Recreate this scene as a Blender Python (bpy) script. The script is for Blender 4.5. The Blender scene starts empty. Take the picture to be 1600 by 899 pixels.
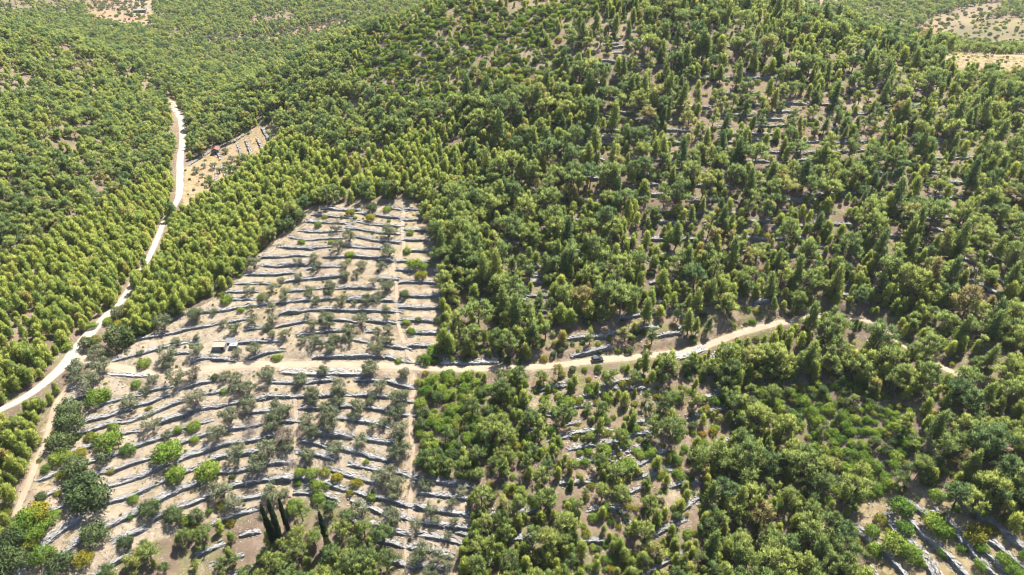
import bpy, math, random
import numpy as np

# ------------------------------------------------------------------ camera, sky, sun, exposure
sc = bpy.context.scene
CAMZ, PITCH, FPX = 162.0, math.radians(35.0), 1067.0
cam_d = bpy.data.cameras.new('camera'); cam = bpy.data.objects.new('camera', cam_d)
sc.collection.objects.link(cam); sc.camera = cam
cam_d.sensor_width = 36.0; cam_d.lens = 36.0 * FPX / 1600.0
cam_d.clip_start = 1.0; cam_d.clip_end = 9000.0
cam.location = (0, 0, CAMZ); cam.rotation_euler = (math.pi / 2 - PITCH, 0, 0)

SUN_AZ, SUN_EL = math.radians(31.0), math.radians(57.0)       # azimuth clockwise from +Y
w = bpy.data.worlds.new('World'); sc.world = w; w.use_nodes = True
nt = w.node_tree; bg = nt.nodes['Background']
sky = nt.nodes.new('ShaderNodeTexSky'); sky.sky_type = 'NISHITA'; sky.sun_disc = False
sky.sun_elevation = SUN_EL; sky.sun_rotation = SUN_AZ; sky.altitude = 200
nt.links.new(sky.outputs[0], bg.inputs[0]); bg.inputs[1].default_value = 0.068
sd = bpy.data.lights.new('sun', 'SUN'); so = bpy.data.objects.new('sun', sd); sc.collection.objects.link(so)
sd.energy = 5.0; sd.angle = math.radians(0.53); sd.color = (1.0, 0.95, 0.86)
so.rotation_euler = (math.pi / 2 - SUN_EL, 0, math.pi - SUN_AZ); so.location = (0, 0, 400)
sc.view_settings.view_transform = 'Standard'; sc.view_settings.look = 'None'
sc.view_settings.exposure = 1.86; sc.view_settings.gamma = 1.0
sc.render.engine = 'CYCLES'
sc.cycles.max_bounces = 6; sc.cycles.diffuse_bounces = 3; sc.cycles.transmission_bounces = 3
sc.cycles.transparent_max_bounces = 4; sc.cycles.filter_width = 1.05; sc.cycles.use_denoising = True; sc.cycles.denoiser = 'OPENIMAGEDENOISE'; sc.cycles.denoising_input_passes = 'RGB_ALBEDO_NORMAL'; sc.cycles.denoising_prefilter = 'ACCURATE'

rs = np.random.RandomState(7)
C = sc.collection

# ------------------------------------------------------------------ pixel <-> world helpers
SP, CP = math.sin(PITCH), math.cos(PITCH)
def ray(px, py):
    u = (np.asarray(px, float) - 800) / FPX; v = (np.asarray(py, float) - 449.5) / FPX
    return u, CP - v * SP, -SP - v * CP                       # direction x, y, z
def at_z(px, py, z):
    dx, dy, dz = ray(px, py); t = (z - CAMZ) / dz
    return dx * t, dy * t
def project(x, y, z):
    x = np.asarray(x, float); y = np.asarray(y, float); zz = np.asarray(z, float) - CAMZ
    dep = y * CP - zz * SP; v = -(y * SP + zz * CP)
    dep = np.where(np.abs(dep) < 1e-3, 1e-3, dep)
    return 800 + FPX * x / dep, 449.5 + FPX * v / dep, dep

# ------------------------------------------------------------------ terrain: smooth surface through surveyed heights
CTRL = [(213,580,1),(440,570,-1),(650,572,0),(817,573,0),(992,558,0),(1161,519,1),(1296,491,2),(1431,551,2),(130,540,3),
 (300,830,-17),(460,760,-14),(460,640,-5),(640,720,-9),(640,880,-18),(114,679,-4),(171,784,-9.5),(404,705,-9.5),(71,853,-11),
 (0,899,-12),(0,740,-3),(0,640,2),(800,899,-17),(800,740,-8),(1000,690,-9),(1000,880,-20),(1250,600,-6),(1280,700,-14),
 (1290,880,-24),(1430,790,-10),(1580,820,-2),(1413,898,-15),(1600,899,-6),(1600,700,5),(1600,560,12),(1500,620,3),
 (560,500,4.5),(640,440,9),(620,330,17),(480,330,13),(400,410,8),(330,470,5),(205,445,3),(245,370,0),(280,300,-4),(283,230,-8),
 (270,163,-14),(0,420,12),(100,330,10),(0,300,24),(0,200,32),(100,200,20),(0,75,38),(130,78,22),(200,110,6),(60,140,30),
 (330,230,-1),(440,200,8),(300,170,-9),(400,130,10),(500,250,16),(560,62,40),(420,130,16),(700,2,66),(750,280,24),(750,180,38),
 (800,90,54),(950,12,72),(1100,20,70),(1200,25,64),(1000,400,14),(1000,300,26),(1000,180,42),(1250,400,14),(1250,300,27),
 (1250,180,42),(1500,400,18),(1500,280,28),(1580,200,36),(1400,80,50),(1590,110,39),(1450,40,-40),(1580,70,-38),(1300,8,-22),
 (190,15,-45),(350,60,-40),(0,20,-30),(600,15,-35),(250,100,-24)]
PTS = [(*[float(a) for a in at_z(px, py, z)], z) for px, py, z in CTRL]
PTS += [(100,560,18),(100,700,-28),(320,560,0),(-150,600,-20),(0,1150,-40),(-700,1200,-20),(700,1200,-30),(0,1700,-10),(-900,700,10),
        (900,700,0),(-450,300,30),(450,300,30),(-420,480,40),(480,420,36),(0,0,-50),(-250,0,-25),(250,0,-20),(0,-200,-70),(-500,-100,0),(500,-100,0),
        (-1500,1800,0),(1500,1800,0),(-330,180,8),(330,180,14)]
PTS = np.array(PTS)
def tps_fit(P, lam=4.0):
    n = len(P); S = 100.0
    xy = P[:, :2] / S
    r2 = ((xy[:, None] - xy[None]) ** 2).sum(-1)
    K = np.where(r2 > 0, 0.5 * r2 * np.log(r2 + 1e-12), 0) + np.eye(n) * lam * 0.01
    Q = np.c_[np.ones(n), xy]
    A = np.zeros((n + 3, n + 3)); A[:n, :n] = K; A[:n, n:] = Q; A[n:, :n] = Q.T
    sol = np.linalg.solve(A, np.r_[P[:, 2], 0, 0, 0])
    def f(x, y):
        x = np.asarray(x, float); y = np.asarray(y, float); sh = x.shape
        q = np.c_[x.ravel(), y.ravel()] / S; out = np.empty(len(q))
        for i in range(0, len(q), 20000):
            b = q[i:i + 20000]; d2 = ((b[:, None] - xy[None]) ** 2).sum(-1)
            out[i:i + 20000] = (0.5 * d2 * np.log(d2 + 1e-12)) @ sol[:n] + sol[n] + b @ sol[n + 1:]
        return out.reshape(sh)
    return f
tps = tps_fit(PTS)

def axis(lo, f0, f1, hi, fine, grow=1.06, cap=25.0):
    mid = list(np.arange(f0, f1 + 1e-6, fine)); a, s = [], fine; x = mid[0]
    while x > lo: s = min(s * grow, cap); x -= s; a.append(x)
    b, s = [], fine; x = mid[-1]
    while x < hi: s = min(s * grow, cap); x += s; b.append(x)
    return np.array(a[::-1] + mid + b)
GX = axis(-1500, -200, 205, 1500, 0.9); GY = axis(-250, 92, 335, 2600, 0.9, 1.05)
NX, NY = len(GX), len(GY)
XX, YY = np.meshgrid(GX, GY)
ZZ = tps(XX, YY)
ZZ = np.where(YY > 1150, np.minimum(ZZ, 80), ZZ)
def vnoise(x, y, s, seed):
    r = np.random.RandomState(seed); T = r.rand(256, 256)
    u = np.asarray(x) / s + 1000; v = np.asarray(y) / s + 1000
    i = np.floor(u).astype(int); j = np.floor(v).astype(int); fu = u - i; fv = v - j
    fu = fu * fu * (3 - 2 * fu); fv = fv * fv * (3 - 2 * fv)
    g = lambda a, b: T[a % 256, b % 256]
    return (g(i, j) * (1 - fu) + g(i + 1, j) * fu) * (1 - fv) + (g(i, j + 1) * (1 - fu) + g(i + 1, j + 1) * fu) * fv
def fbm(x, y, s, seed, o=4):
    return sum(vnoise(x, y, s / 2 ** k, seed + k) / 2 ** k for k in range(o)) / (2 - 2.0 ** (1 - o))
ZZ = ZZ + (fbm(XX, YY, 40, 3) - 0.5) * 2.2 + (fbm(XX, YY, 5, 9, 3) - 0.5) * 0.35

def sample(G, x, y):
    x = np.asarray(x, float); y = np.asarray(y, float)
    i = np.clip(np.searchsorted(GX, x) - 1, 0, NX - 2); j = np.clip(np.searchsorted(GY, y) - 1, 0, NY - 2)
    u = np.clip((x - GX[i]) / (GX[i + 1] - GX[i]), 0, 1); v = np.clip((y - GY[j]) / (GY[j + 1] - GY[j]), 0, 1)
    return (G[j, i] * (1 - u) + G[j, i + 1] * u) * (1 - v) + (G[j + 1, i] * (1 - u) + G[j + 1, i + 1] * u) * v
ZB = ZZ.copy()
def ground(px, py, G=None):
    """first point of the terrain on the sight line through a photograph point (vectorised)"""
    G = ZB if G is None else G
    px = np.atleast_1d(np.asarray(px, float)); py = np.atleast_1d(np.asarray(py, float))
    dx, dy, dz = ray(px, py); t = np.full(px.shape, 90.0); done = np.zeros(px.shape, bool)
    for _ in range(900):
        x, y, z = dx * t, dy * t, CAMZ + dz * t
        gap = z - sample(G, x, y); done |= gap < 0.05
        t = np.where(done, t, t + np.maximum(gap * 0.55, 0.05))
        if done.all() or (t > 3000).all(): break
    return dx * t, dy * t, sample(G, dx * t, dy * t)

# ------------------------------------------------------------------ traced layout
CROP = {'A':(440,310,5.714),'B':(300,400,5.714),'C':(500,430,5.618),'D':(160,480,5.618),'E':(0,600,5.618),'F':(240,580,5.618),
        'G':(440,560,5.618),'H':(440,700,4.519),'I':(0,740,5.654),'J':(220,720,5.021),'K':(820,580,4.994),'L':(860,720,5.0),
        'M':(1290,720,5.023),'N':(820,400,4.994),'O':(1040,120,4.994),'P':(860,0,4.994),'R':(280,180,7.489),'X':(0,0,1.0),'Q':(100,470,6.42)}
def cp(c, x, y):
    ox, oy, s = CROP[c]; return ox + x / s, oy + y / s
WALLS = {
'A':'370,90 480,100 580,105 680,105;310,145 450,160 540,165 650,175;245,205 380,215 530,220 610,230;165,285 300,300 450,290 600,270;90,345 220,370 380,360 550,350;0,430 130,445 270,450;300,440 380,430 440,430;-190,525 0,525 120,510 240,515;0,585 120,585 210,590;690,130 780,150;840,150 940,165 1065,175;665,205 780,225 900,240 1070,250;615,265 720,280 880,310 1060,318;670,345 780,360 880,385 1070,390;570,420 680,435 880,445;430,520 560,520 640,510;690,515 830,525;880,545 1000,560;350,605 530,605;980,85 1090,100;1110,95 1250,100;1105,195 1210,190;1095,275 1210,285 1340,285;1085,365 1300,370;1150,470 1300,470;1060,555 1250,570 1500,570;1080,640 1410,665;1050,745 1420,755;920,720 1010,720',
'B':'620,85 760,90 900,75 1010,75;500,165 700,165 880,150;1020,115 1070,110;390,245 660,245;830,225 1000,210 1320,180;290,320 440,320 570,315;360,385 550,385;110,500 250,490 430,455;550,440 640,430;740,425 840,410;900,310 1030,300;1110,290 1200,280;1300,285 1440,285 1590,285;980,400 1100,390;1150,385 1280,380;1430,385 1590,375;930,495 1150,480 1540,485;820,510 880,500;340,580 450,565;510,650 630,635;770,625 880,605 1010,580;1130,580 1280,570 1440,580;1000,700 1100,680 1340,665;400,770 720,760',
'C':'290,215 450,215;560,220 660,225;390,310 670,320;440,400 560,415 680,415;415,490 490,490;320,570 430,585;0,590 100,580;600,620 760,640;0,715 150,710 350,710 540,715;610,715 700,740 830,765;760,180 900,185 1060,185;700,280 850,290 1040,285;710,390 850,395 1000,405;850,505 1130,510;780,620 960,620;570,40 660,40',
'D':'270,290 370,270 470,250 560,240 720,205 880,170 1020,140;80,470 220,440 400,390 600,340 780,300;610,105 700,60;800,470 900,445 980,445;1010,450 1140,460;1310,440 1420,400 1570,375;440,725 560,705;700,710 800,685 940,650;0,850 180,805 330,770;330,855 450,825 560,770;910,760 1030,745;640,405 700,400',
'E':'760,330 930,290 1090,235;640,445 800,405 960,350 1110,330 1220,295 1400,235 1500,185 1573,160;1430,330 1573,290;600,610 740,565 850,525;1000,440 1190,410;750,690 860,660;1020,620 1100,590 1220,540 1340,500 1430,460 1530,430;1000,755 1200,690 1400,630;375,830 440,810 520,770;940,895 1160,840 1350,760 1440,720;750,815 930,770;620,40 710,15;590,155 660,130;710,110 780,90',
'F':'90,430 260,390 400,330 560,310 740,270 950,240;180,520 340,475 490,430;690,510 780,500 890,475;240,630 350,590 480,550;500,680 640,640 840,610 1010,575;240,770 400,720 490,685;570,755 740,725 920,700;280,880 410,830;1030,815 1160,800;1090,95 1240,100;1370,95 1540,75;980,225 1100,220 1330,220 1510,215;1290,320 1450,325;890,355 1000,350;1480,545 1573,555;1330,620 1450,640 1540,660;1270,720 1440,730 1573,770;1150,440 1240,435',
'G':'700,190 810,195;960,205 1050,240 1140,250;610,320 770,325 930,335;450,430 590,420;740,430 850,450 950,465;1060,490 1130,495;540,530 650,545 760,560 920,600;340,655 460,670 580,690;770,710 870,730 960,740;550,800 660,825 790,865 930,890;1090,375 1140,380',
'H':'520,125 600,140 680,155;830,175 920,205;340,155 500,200 660,235;700,360 840,390 900,405;0,215 90,215;120,215 260,235 380,275 490,300 600,340;90,310 230,320 380,350;540,385 640,430 720,465;560,520 690,545;690,560 780,585 890,605;850,490 900,505;730,660 860,690;800,800 880,825;1085,235 1200,255 1340,275;1020,325 1140,335 1300,360;950,410 1100,440 1300,475;1020,525 1150,545 1290,565;1010,620 1150,640 1280,665;920,700 1050,720 1160,755;1000,830 1100,850',
'I':'410,195 500,155 610,115;495,310 640,245;970,250 1160,195 1380,95 1480,55;400,640 560,500 730,380;960,460 1100,400 1240,330 1540,165 1770,80;590,690 700,590 850,480;1040,585 1200,520;150,895 280,790 330,720;400,895 460,840;860,890 1000,790 1120,730',
'J':'100,465 220,400 350,350 480,300 580,250;730,195 850,170;870,160 1000,145 1180,140;630,90 850,65;800,295 940,270;610,475 690,445;800,580 890,560;490,720 620,660;580,805 750,755;730,895 880,855;780,410 860,390',
'K':'150,140 280,115;430,205 580,170;740,130 920,130;340,415 420,400;60,440 180,430;80,350 150,345;240,525 340,510;380,490 490,470 610,460;380,600 560,580 760,545;820,500 950,480;870,605 940,595;395,700 600,690;940,815 1090,780;1310,235 1470,200;1300,360 1400,330 1550,295;880,405 980,395;300,870 460,860;1510,170 1590,140;1190,890 1330,870',
'L':'290,390 450,375 540,365;190,630 470,625;630,240 720,200;545,380 600,470',
'M':'120,500 210,520;270,560 340,640 430,680 520,790 620,895;480,450 530,540 640,620 740,730 830,880;690,490 760,580 890,690;950,740 1050,850 1100,895;690,360 790,430;890,440 1000,525 1080,660;1100,640 1150,720 1250,820 1330,895;1250,710 1360,820 1450,895;1310,650 1440,750 1557,860;1170,375 1290,470 1390,560 1500,660 1557,700;350,860 400,895',
'N':'380,775 500,750 650,710;1030,625 1200,600;1110,260 1270,210;90,150 280,155;1340,385 1480,350;1010,20 1110,5;350,650 600,630;1230,560 1310,530',
'O':'40,105 170,95;385,135 490,140;620,130 700,135;720,265 870,275 1000,270;900,210 1100,215;720,335 910,335;710,385 1000,380;410,395 490,390;420,455 540,450 740,450 990,450;660,495 850,495;420,515 560,515;20,595 170,585;0,730 130,715;1530,345 1597,355;1180,215 1350,220;1300,405 1390,415',
'P':'420,350 530,345;430,310 550,300;410,240 520,235;110,210 175,205;110,290 180,285;110,385 180,380;420,385 640,350;940,705 1070,690;1280,740 1390,735;1150,540 1210,545;490,410 560,405',
'R':'780,290 820,400 860,490;910,270 950,350 990,435;970,150 1020,240 1060,330;680,330 715,430 745,550;500,580 520,650 545,720;600,540 650,640;455,430 480,520;430,650 440,800;100,590 330,445 500,365 640,310 780,220 860,190',
}
# extra-wide rubble banks (photograph points, width of the top in metres)
RUBBLE = [([(448,583),(490,586),(540,585),(565,586)], 2.6), ([(1048,562),(1075,558),(1100,548)], 2.8), ([(1120,560),(1145,545)], 2.4),
          ([(700,566),(735,566),(765,565)], 2.0), ([(180,585),(215,588),(235,588)], 1.8)]
WIDE = {('I', 3): 2.4, ('I', 5): 2.0, ('I', 4): 1.9, ('M', 2): 2.6, ('F', 5): 2.4, ('J', 0): 1.7, ('E', 9): 1.9, ('I', 7): 2.0}
walls = []
for c, s in WALLS.items():
    for k, line in enumerate(s.split(';')):
        pts = [cp(c, *map(float, q.split(','))) for q in line.split()]
        far = c in 'OPR'
        walls.append(dict(px=pts, wid=WIDE.get((c, k), 1.2 + 0.5 * rs.rand()) if not far else 1.3, hgt=0.85 + 0.3 * rs.rand(), crop=c))
for pts, wd in RUBBLE: walls.append(dict(px=pts, wid=wd, hgt=0.8, crop='rubble'))

# low ruined terrace walls that show between the pines: follow the contour of the wooded slope
SLOPE = [(870,50),(1000,40),(1400,115),(1590,240),(1590,470),(1400,480),(1200,490),(1000,530),(710,545),(705,340),(800,280)]
def inside(poly, x, y):
    x = np.asarray(x, float); y = np.asarray(y, float); r = np.zeros(x.shape, bool); n = len(poly); j = n - 1
    for i in range(n):
        xi, yi = poly[i]; xj, yj = poly[j]
        r ^= ((yi > y) != (yj > y)) & (x < (xj - xi) * (y - yi) / (yj - yi + 1e-12) + xi); j = i
    return r
def contour_walls(poly, x0, x1, y0, y1, dx, dy, prob, seed, crop):
    r = np.random.RandomState(seed); out = []
    for gy in np.arange(y0, y1, dy):
        for gx in np.arange(x0, x1, dx):
            p = np.array([gx + r.uniform(-.4, .4) * dx, gy + r.uniform(-.3, .3) * dy]); a, b, _ = project(p[0], p[1], float(sample(ZB, p[0], p[1])))
            if r.rand() > prob or not inside(poly, a, b): continue
            line = []
            for sg in (-1, 1):
                q = p.copy(); seg = []
                for k in range(r.randint(2, 6)):
                    g = np.array([float(sample(ZB, q[0] + 3, q[1]) - sample(ZB, q[0] - 3, q[1])), float(sample(ZB, q[0], q[1] + 3) - sample(ZB, q[0], q[1] - 3))]); g /= np.hypot(*g) + 1e-9
                    q = q + sg * 2.2 * np.array([g[1], -g[0]]); seg.append(q.copy())
                line = (seg[::-1] + [p]) if sg < 0 else line + seg
            P = np.array(line); a, b, _ = project(P[:, 0], P[:, 1], sample(ZB, P[:, 0], P[:, 1]))
            if a.min() < -40 or a.max() > 1640 or b.max() > 930: continue
            px_all = np.concatenate([np.array(W['px']) for W in walls]); m = len(a) // 2
            if np.min(np.hypot(px_all[:, 0] - a[m], (px_all[:, 1] - b[m]) * 2)) < 22: continue
            walls.append(dict(px=list(zip(a, b)), P0=P, wid=1.2 + .5 * r.rand(), hgt=.7 + .3 * r.rand(), crop=crop))
contour_walls(SLOPE, 0, 330, 200, 420, 17, 7.0, .72, 71, 'Z')
contour_walls([(830,585),(1130,590),(1150,780),(1080,899),(740,899),(800,740)], 0, 100, 100, 185, 15, 6.0, .33, 72, 'Z')
ROADS = {
'gravel_road': ([(268,158,1.89),(274,172,1.97),(282,186,1.97),(285,203,2.05),(283,236,1.97),(281,270,1.97),(280,300,1.89),(275,316,1.64),(258,342,1.28),(246,371,1.36),(236,394,1.36),(228,410,1.28),(206,443,1.36),(186,474,1.52),(162,496,1.79),(128,533,2.57),(101,567,2.26),(74,594,1.87),(34,623,1.50),(-20,650,1.40),(-90,690,1.40)], 'gravel'),
'dirt_track': ([(120,556,2.2),(148,566,2.0),(178,573,1.9),(213,580,1.9),(249,582,1.9),(302,580,2.1),(338,574,2.0),(390,570,2.0),(440,570,1.9),(500,569,1.8),(553,571,1.8),(610,572,1.8),(651,574,1.8),(722,576,1.7),(770,575,1.6),(817,574,1.6),(884,569,1.7),(952,561,1.8),(992,558,1.6),(1056,550,1.6),(1094,543,1.7),(1161,519,1.7),(1249,499,1.6),(1296,491,1.5),(1350,499,1.5),(1381,513,1.4),(1404,533,1.4),(1431,551,1.4),(1475,575,1.3),(1530,600,1.3)], 'dirt'),
'field_path': ([(118,572,0.9),(108,602,0.9),(88,629,0.9),(73,677,1.0),(51,734,1.0),(30,785,1.0),(13,829,0.9),(-6,870,0.9),(-30,930,0.9)], 'dirt'),
'footpath': ([(633,312,.8),(631,326,.8),(628,361,.8),(630,385,.8),(625,403,.8),(615,411,.75),(618,440,.75),(619,457,.75),(621,483,.8),(623,510,.8),(632,535,.8),(638,555,.8),(648,567,.8)], 'dirt'),
'footpath.001': ([(648,584,.8),(645,619,.8),(641,663,.85),(645,695,.9),(644,733,.9),(641,788,.9),(638,824,.85),(635,853,.85),(637,890,.8),(637,940,.8)], 'dirt'),
'footpath.002': ([(461,612,.6),(461,624,.7),(462,669,.8),(461,713,.75),(458,749,.7),(453,777,.6)], 'dirt'),
}
def smooth_line(p, step):
    p = np.array(p, float); m = len(p)
    q = [p[0]]
    for i in range(m - 1):
        a, b, c2, d = p[max(i - 1, 0)], p[i], p[i + 1], p[min(i + 2, m - 1)]
        n = max(2, int(np.linalg.norm((c2 - b)[:2]) / step))
        for k in range(1, n + 1):
            t = k / n
            q.append(0.5 * (2 * b + (c2 - a) * t + (2 * a - 5 * b + 4 * c2 - d) * t * t + (3 * b - a - 3 * c2 + d) * t ** 3))
    return np.array(q)

# ------------------------------------------------------------------ work walls and roads into the terrain
def seg_frame(P, x, y):
    """nearest point of polyline P to x,y: distance along the left normal (uphill +) and overrun past the ends"""
    best = np.full(x.shape, 1e9); sgn = np.zeros(x.shape); over = np.zeros(x.shape)
    for a, b in zip(P[:-1], P[1:]):
        d = b - a; L = np.hypot(*d); d = d / L
        t = (x - a[0]) * d[0] + (y - a[1]) * d[1]; s = -(x - a[0]) * d[1] + (y - a[1]) * d[0]
        o = np.maximum(np.maximum(-t, t - L), 0); dist = np.hypot(s, o); m = dist < best
        best = np.where(m, dist, best); sgn = np.where(m, s, sgn); over = np.where(m, o, over)
    return sgn, over, best
for W in walls:
    px = np.array(W['px'])
    x, y = (W['P0'][:, 0], W['P0'][:, 1]) if 'P0' in W else ground(px[:, 0], px[:, 1])[:2]
    Q0 = np.c_[x, y]; ext = 2.6 if W['crop'] not in 'OPRL' else .8
    Q0[0] += (Q0[0] - Q0[1]) / np.hypot(*(Q0[0] - Q0[1])) * ext * rs.uniform(.3, 1.2); Q0[-1] += (Q0[-1] - Q0[-2]) / np.hypot(*(Q0[-1] - Q0[-2])) * ext * rs.uniform(.3, 1.2)
    P = smooth_line(Q0, 2.2); P = P + rs.normal(0, 0.10, P.shape); W['P'] = P
    R = 9.0
    i0, i1 = np.searchsorted(GX, [P[:, 0].min() - R, P[:, 0].max() + R]); j0, j1 = np.searchsorted(GY, [P[:, 1].min() - R, P[:, 1].max() + R])
    if i1 <= i0 or j1 <= j0: continue
    sx, sy = XX[j0:j1, i0:i1], YY[j0:j1, i0:i1]
    s, o, dist = seg_frame(P, sx, sy)
    h = W['hgt'] * (0.75 if W['crop'] in 'OP' else 1.0)
    st = np.clip((s - 0.05) / 0.7, 0, 1); step = (st * st * (3 - 2 * st) - 0.5) * h
    ZZ[j0:j1, i0:i1] += step * np.exp(-np.abs(s) / 3.0) * np.exp(-(o / 1.3) ** 2)
road_mask = np.zeros_like(ZZ); roads = {}
for name, (pts, mat) in ROADS.items():
    a = np.array(pts, float); x, y, z = ground(a[:, 0], a[:, 1])
    L = smooth_line(np.c_[x, y, a[:, 2]], 1.2); L[:, :2] += np.c_[fbm(L[:, 0], L[:, 1], 9, 51) - .5, fbm(L[:, 0], L[:, 1], 9, 77) - .5] * 0.7
    zc = sample(ZB, L[:, 0], L[:, 1]); k = np.ones(9) / 9; zc = np.convolve(np.pad(zc, 4, 'edge'), k, 'valid')
    roads[name] = (L, zc, mat)
    for (xa, ya, wa), za in zip(L, zc):
        R = wa + 3.5
        i0, i1 = np.searchsorted(GX, [xa - R, xa + R]); j0, j1 = np.searchsorted(GY, [ya - R, ya + R])
        if i1 <= i0 or j1 <= j0: continue
        d = np.hypot(XX[j0:j1, i0:i1] - xa, YY[j0:j1, i0:i1] - ya)
        bl = np.clip(1 - (d - wa - 0.6) / 2.2, 0, 1)
        if name.startswith('foot'): bl = np.clip(1 - (d - wa) / 0.9, 0, 1)
        q = ZZ[j0:j1, i0:i1]; tgt = za - 0.16
        ZZ[j0:j1, i0:i1] = np.where(bl > 0, q + (tgt - q) * bl * 0.5, q)
        road_mask[j0:j1, i0:i1] = np.maximum(road_mask[j0:j1, i0:i1], np.clip(1 - (d - wa + .3) / .9, 0, 1))

# ------------------------------------------------------------------ zones of the photographed hillside
def inside(poly, x, y):
    x = np.asarray(x, float); y = np.asarray(y, float); r = np.zeros(x.shape, bool); n = len(poly); j = n - 1
    for i in range(n):
        xi, yi = poly[i]; xj, yj = poly[j]
        r ^= ((yi > y) != (yj > y)) & (x < (xj - xi) * (y - yi) / (yj - yi + 1e-12) + xi); j = i
    return r
TERR = [(482,322),(560,318),(600,312),(645,312),(660,345),(672,372),(684,400),(690,440),(690,500),(690,552),(655,580),(648,640),(652,740),(690,745),(735,752),(732,790),(735,830),(712,870),(712,930),(628,930),(628,850),(585,810),(540,795),(478,775),(470,800),(405,790),(330,815),(200,860),(90,930),(-60,930),(0,850),(80,640),(105,600),(150,575),(200,545),(262,505),(330,470),(372,440),(400,402),(440,365)]
HUTF = [(285,298),(290,262),(322,238),(360,222),(395,200),(425,190),(448,212),(425,235),(400,252),(375,265),(352,290),(330,300),(300,330),(286,320)]
CORNER = [(1320,800),(1380,772),(1420,752),(1470,765),(1490,800),(1560,830),(1700,830),(1700,960),(1400,960),(1350,860)]
BARE = [(1470,84),(1530,78),(1640,86),(1640,112),(1540,112),(1475,104)]
YOUNG1 = [(-400,470),(60,395),(160,330),(262,262),(280,318),(246,380),(210,440),(160,500),(70,600),(20,640),(-400,830)]
YOUNG2 = [(292,335),(360,285),(450,218),(560,250),(700,190),(745,285),(650,300),(480,320),(400,398),(330,462),(200,540),(190,480),(250,380)]
YOUNG3 = [(-400,660),(20,640),(92,612),(76,690),(40,770),(0,850),(-60,930),(-400,1000)]
MAQ = [(540,120),(580,62),(700,-60),(960,-60),(930,20),(880,70),(880,130),(800,150),(700,170),(600,165)]
GREEN1 = [(648,590),(720,585),(770,600),(790,650),(740,690),(700,735),(655,700),(648,650)]
GREEN2 = [(1180,600),(1330,600),(1420,640),(1440,720),(1400,765),(1330,790),(1290,760),(1270,700),(1180,640)]
SPARSE1 = [(830,580),(1000,575),(1120,590),(1140,680),(1090,770),(1050,790),(960,800),(900,760),(880,690),(820,650)]
SPARSE2 = [(1050,130),(1150,110),(1250,150),(1400,150),(1390,225),(1270,235),(1210,250),(1100,245),(1050,250)]
SPARSE3 = [(880,40),(990,20),(1010,90),(960,110),(880,110)]
SPARSE4 = [(1250,300),(1500,310),(1500,420),(1380,420),(1250,370)]
SPARSE5 = [(830,520),(950,500),(1100,470),(1230,470),(1240,500),(1100,545),(950,558),(830,572)]
SPARSE6 = [(690,300),(760,280),(860,400),(940,420),(840,440),(700,330)]
FIELD_TL = [(130,-20),(245,-20),(240,20),(232,40),(190,44),(140,30)]
FIELD_TL2 = [(300,62),(420,58),(540,30),(540,45),(430,68),(330,72)]
FIELD_TR = [(1410,55),(1480,20),(1545,4),(1572,12),(1520,36),(1440,60)]
FIELD_TR2 = [(1430,60),(1540,30),(1680,20),(1680,82),(1560,80),(1470,70)]
FIELD_TR3 = [(1190,-20),(1260,-20),(1330,10),(1250,8)]

PXg, PYg, DEPg = project(XX, YY, ZZ)
fl = lambda poly: inside(poly, PXg, PYg)
near = YY < 520
col = np.zeros(ZZ.shape + (3,)); n1 = fbm(XX, YY, 14, 21); n2 = fbm(XX, YY, 4, 33, 3); n3 = fbm(XX, YY, 60, 61)
litter = np.array([.185, .135, .095]); sand = np.array([.37, .295, .205]); grass = np.array([.33, .26, .12]); pink = np.array([.25, .18, .135]); pale = np.array([.37, .305, .225]); redsoil = np.array([.34, .17, .11])
def mixc(c, d, t): return c + (d - c) * t[..., None]
col[:] = litter; col = mixc(col, pink * 1.05, np.clip((n1 - .45) * 3, 0, 1)); col = mixc(col, np.array([.20, .185, .085]), np.clip((n2 - .45) * 4, 0, .85))
m = (fl(TERR) & near)
tc = np.zeros_like(col); tc[:] = sand; tc = mixc(tc, grass * 1.05, np.clip((n1 - .5) * 3.0, 0, .65)); tc = mixc(tc, pink, np.clip((n2 - .58) * 4, 0, .75)); tc = mixc(tc, pale, np.clip((n3 - .5) * 4, 0, .8))
col = np.where(m[..., None], tc, col)
for poly, cc in ((HUTF, [.36, .265, .155]), (CORNER, [.34, .26, .155]), (BARE, [.31, .24, .135])):
    m = fl(poly) & near; t2 = np.zeros_like(col); t2[:] = cc; t2 = mixc(t2, grass, np.clip((n2 - .5) * 3, 0, .8)); col = np.where(m[..., None], t2, col)
for poly in (SPARSE1, SPARSE2, SPARSE5, SPARSE3, MAQ):
    m = fl(poly) & near; t2 = np.zeros_like(col); t2[:] = [.25, .18, .125]; t2 = mixc(t2, sand * .95, np.clip((n1 - .5) * 4, 0, 1)); t2 = mixc(t2, np.array([.2, .19, .075]), np.clip((n2 - .5) * 4, 0, .8)); col = np.where(m[..., None], t2, col)
for poly, cc in ((FIELD_TL, [.33, .25, .17]), (FIELD_TL2, [.27, .21, .13]), (FIELD_TR, [.25, .185, .115]), (FIELD_TR2, [.165, .135, .07]), (FIELD_TR3, [.33, .29, .21])):
    m = fl(poly) & ~near; t2 = np.zeros_like(col); t2[:] = cc; t2 = mixc(t2, redsoil, np.clip((fbm(XX, YY, 45, 8, 2) - .58) * 6, 0, 1)); t2 = mixc(t2, grass, np.clip((n1 - .5) * 3, 0, .7)); col = np.where(m[..., None], t2, col)
col = mixc(col, np.array([.34, .24, .165]), np.clip(road_mask, 0, 1) * 0.7)

col *= .60

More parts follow.
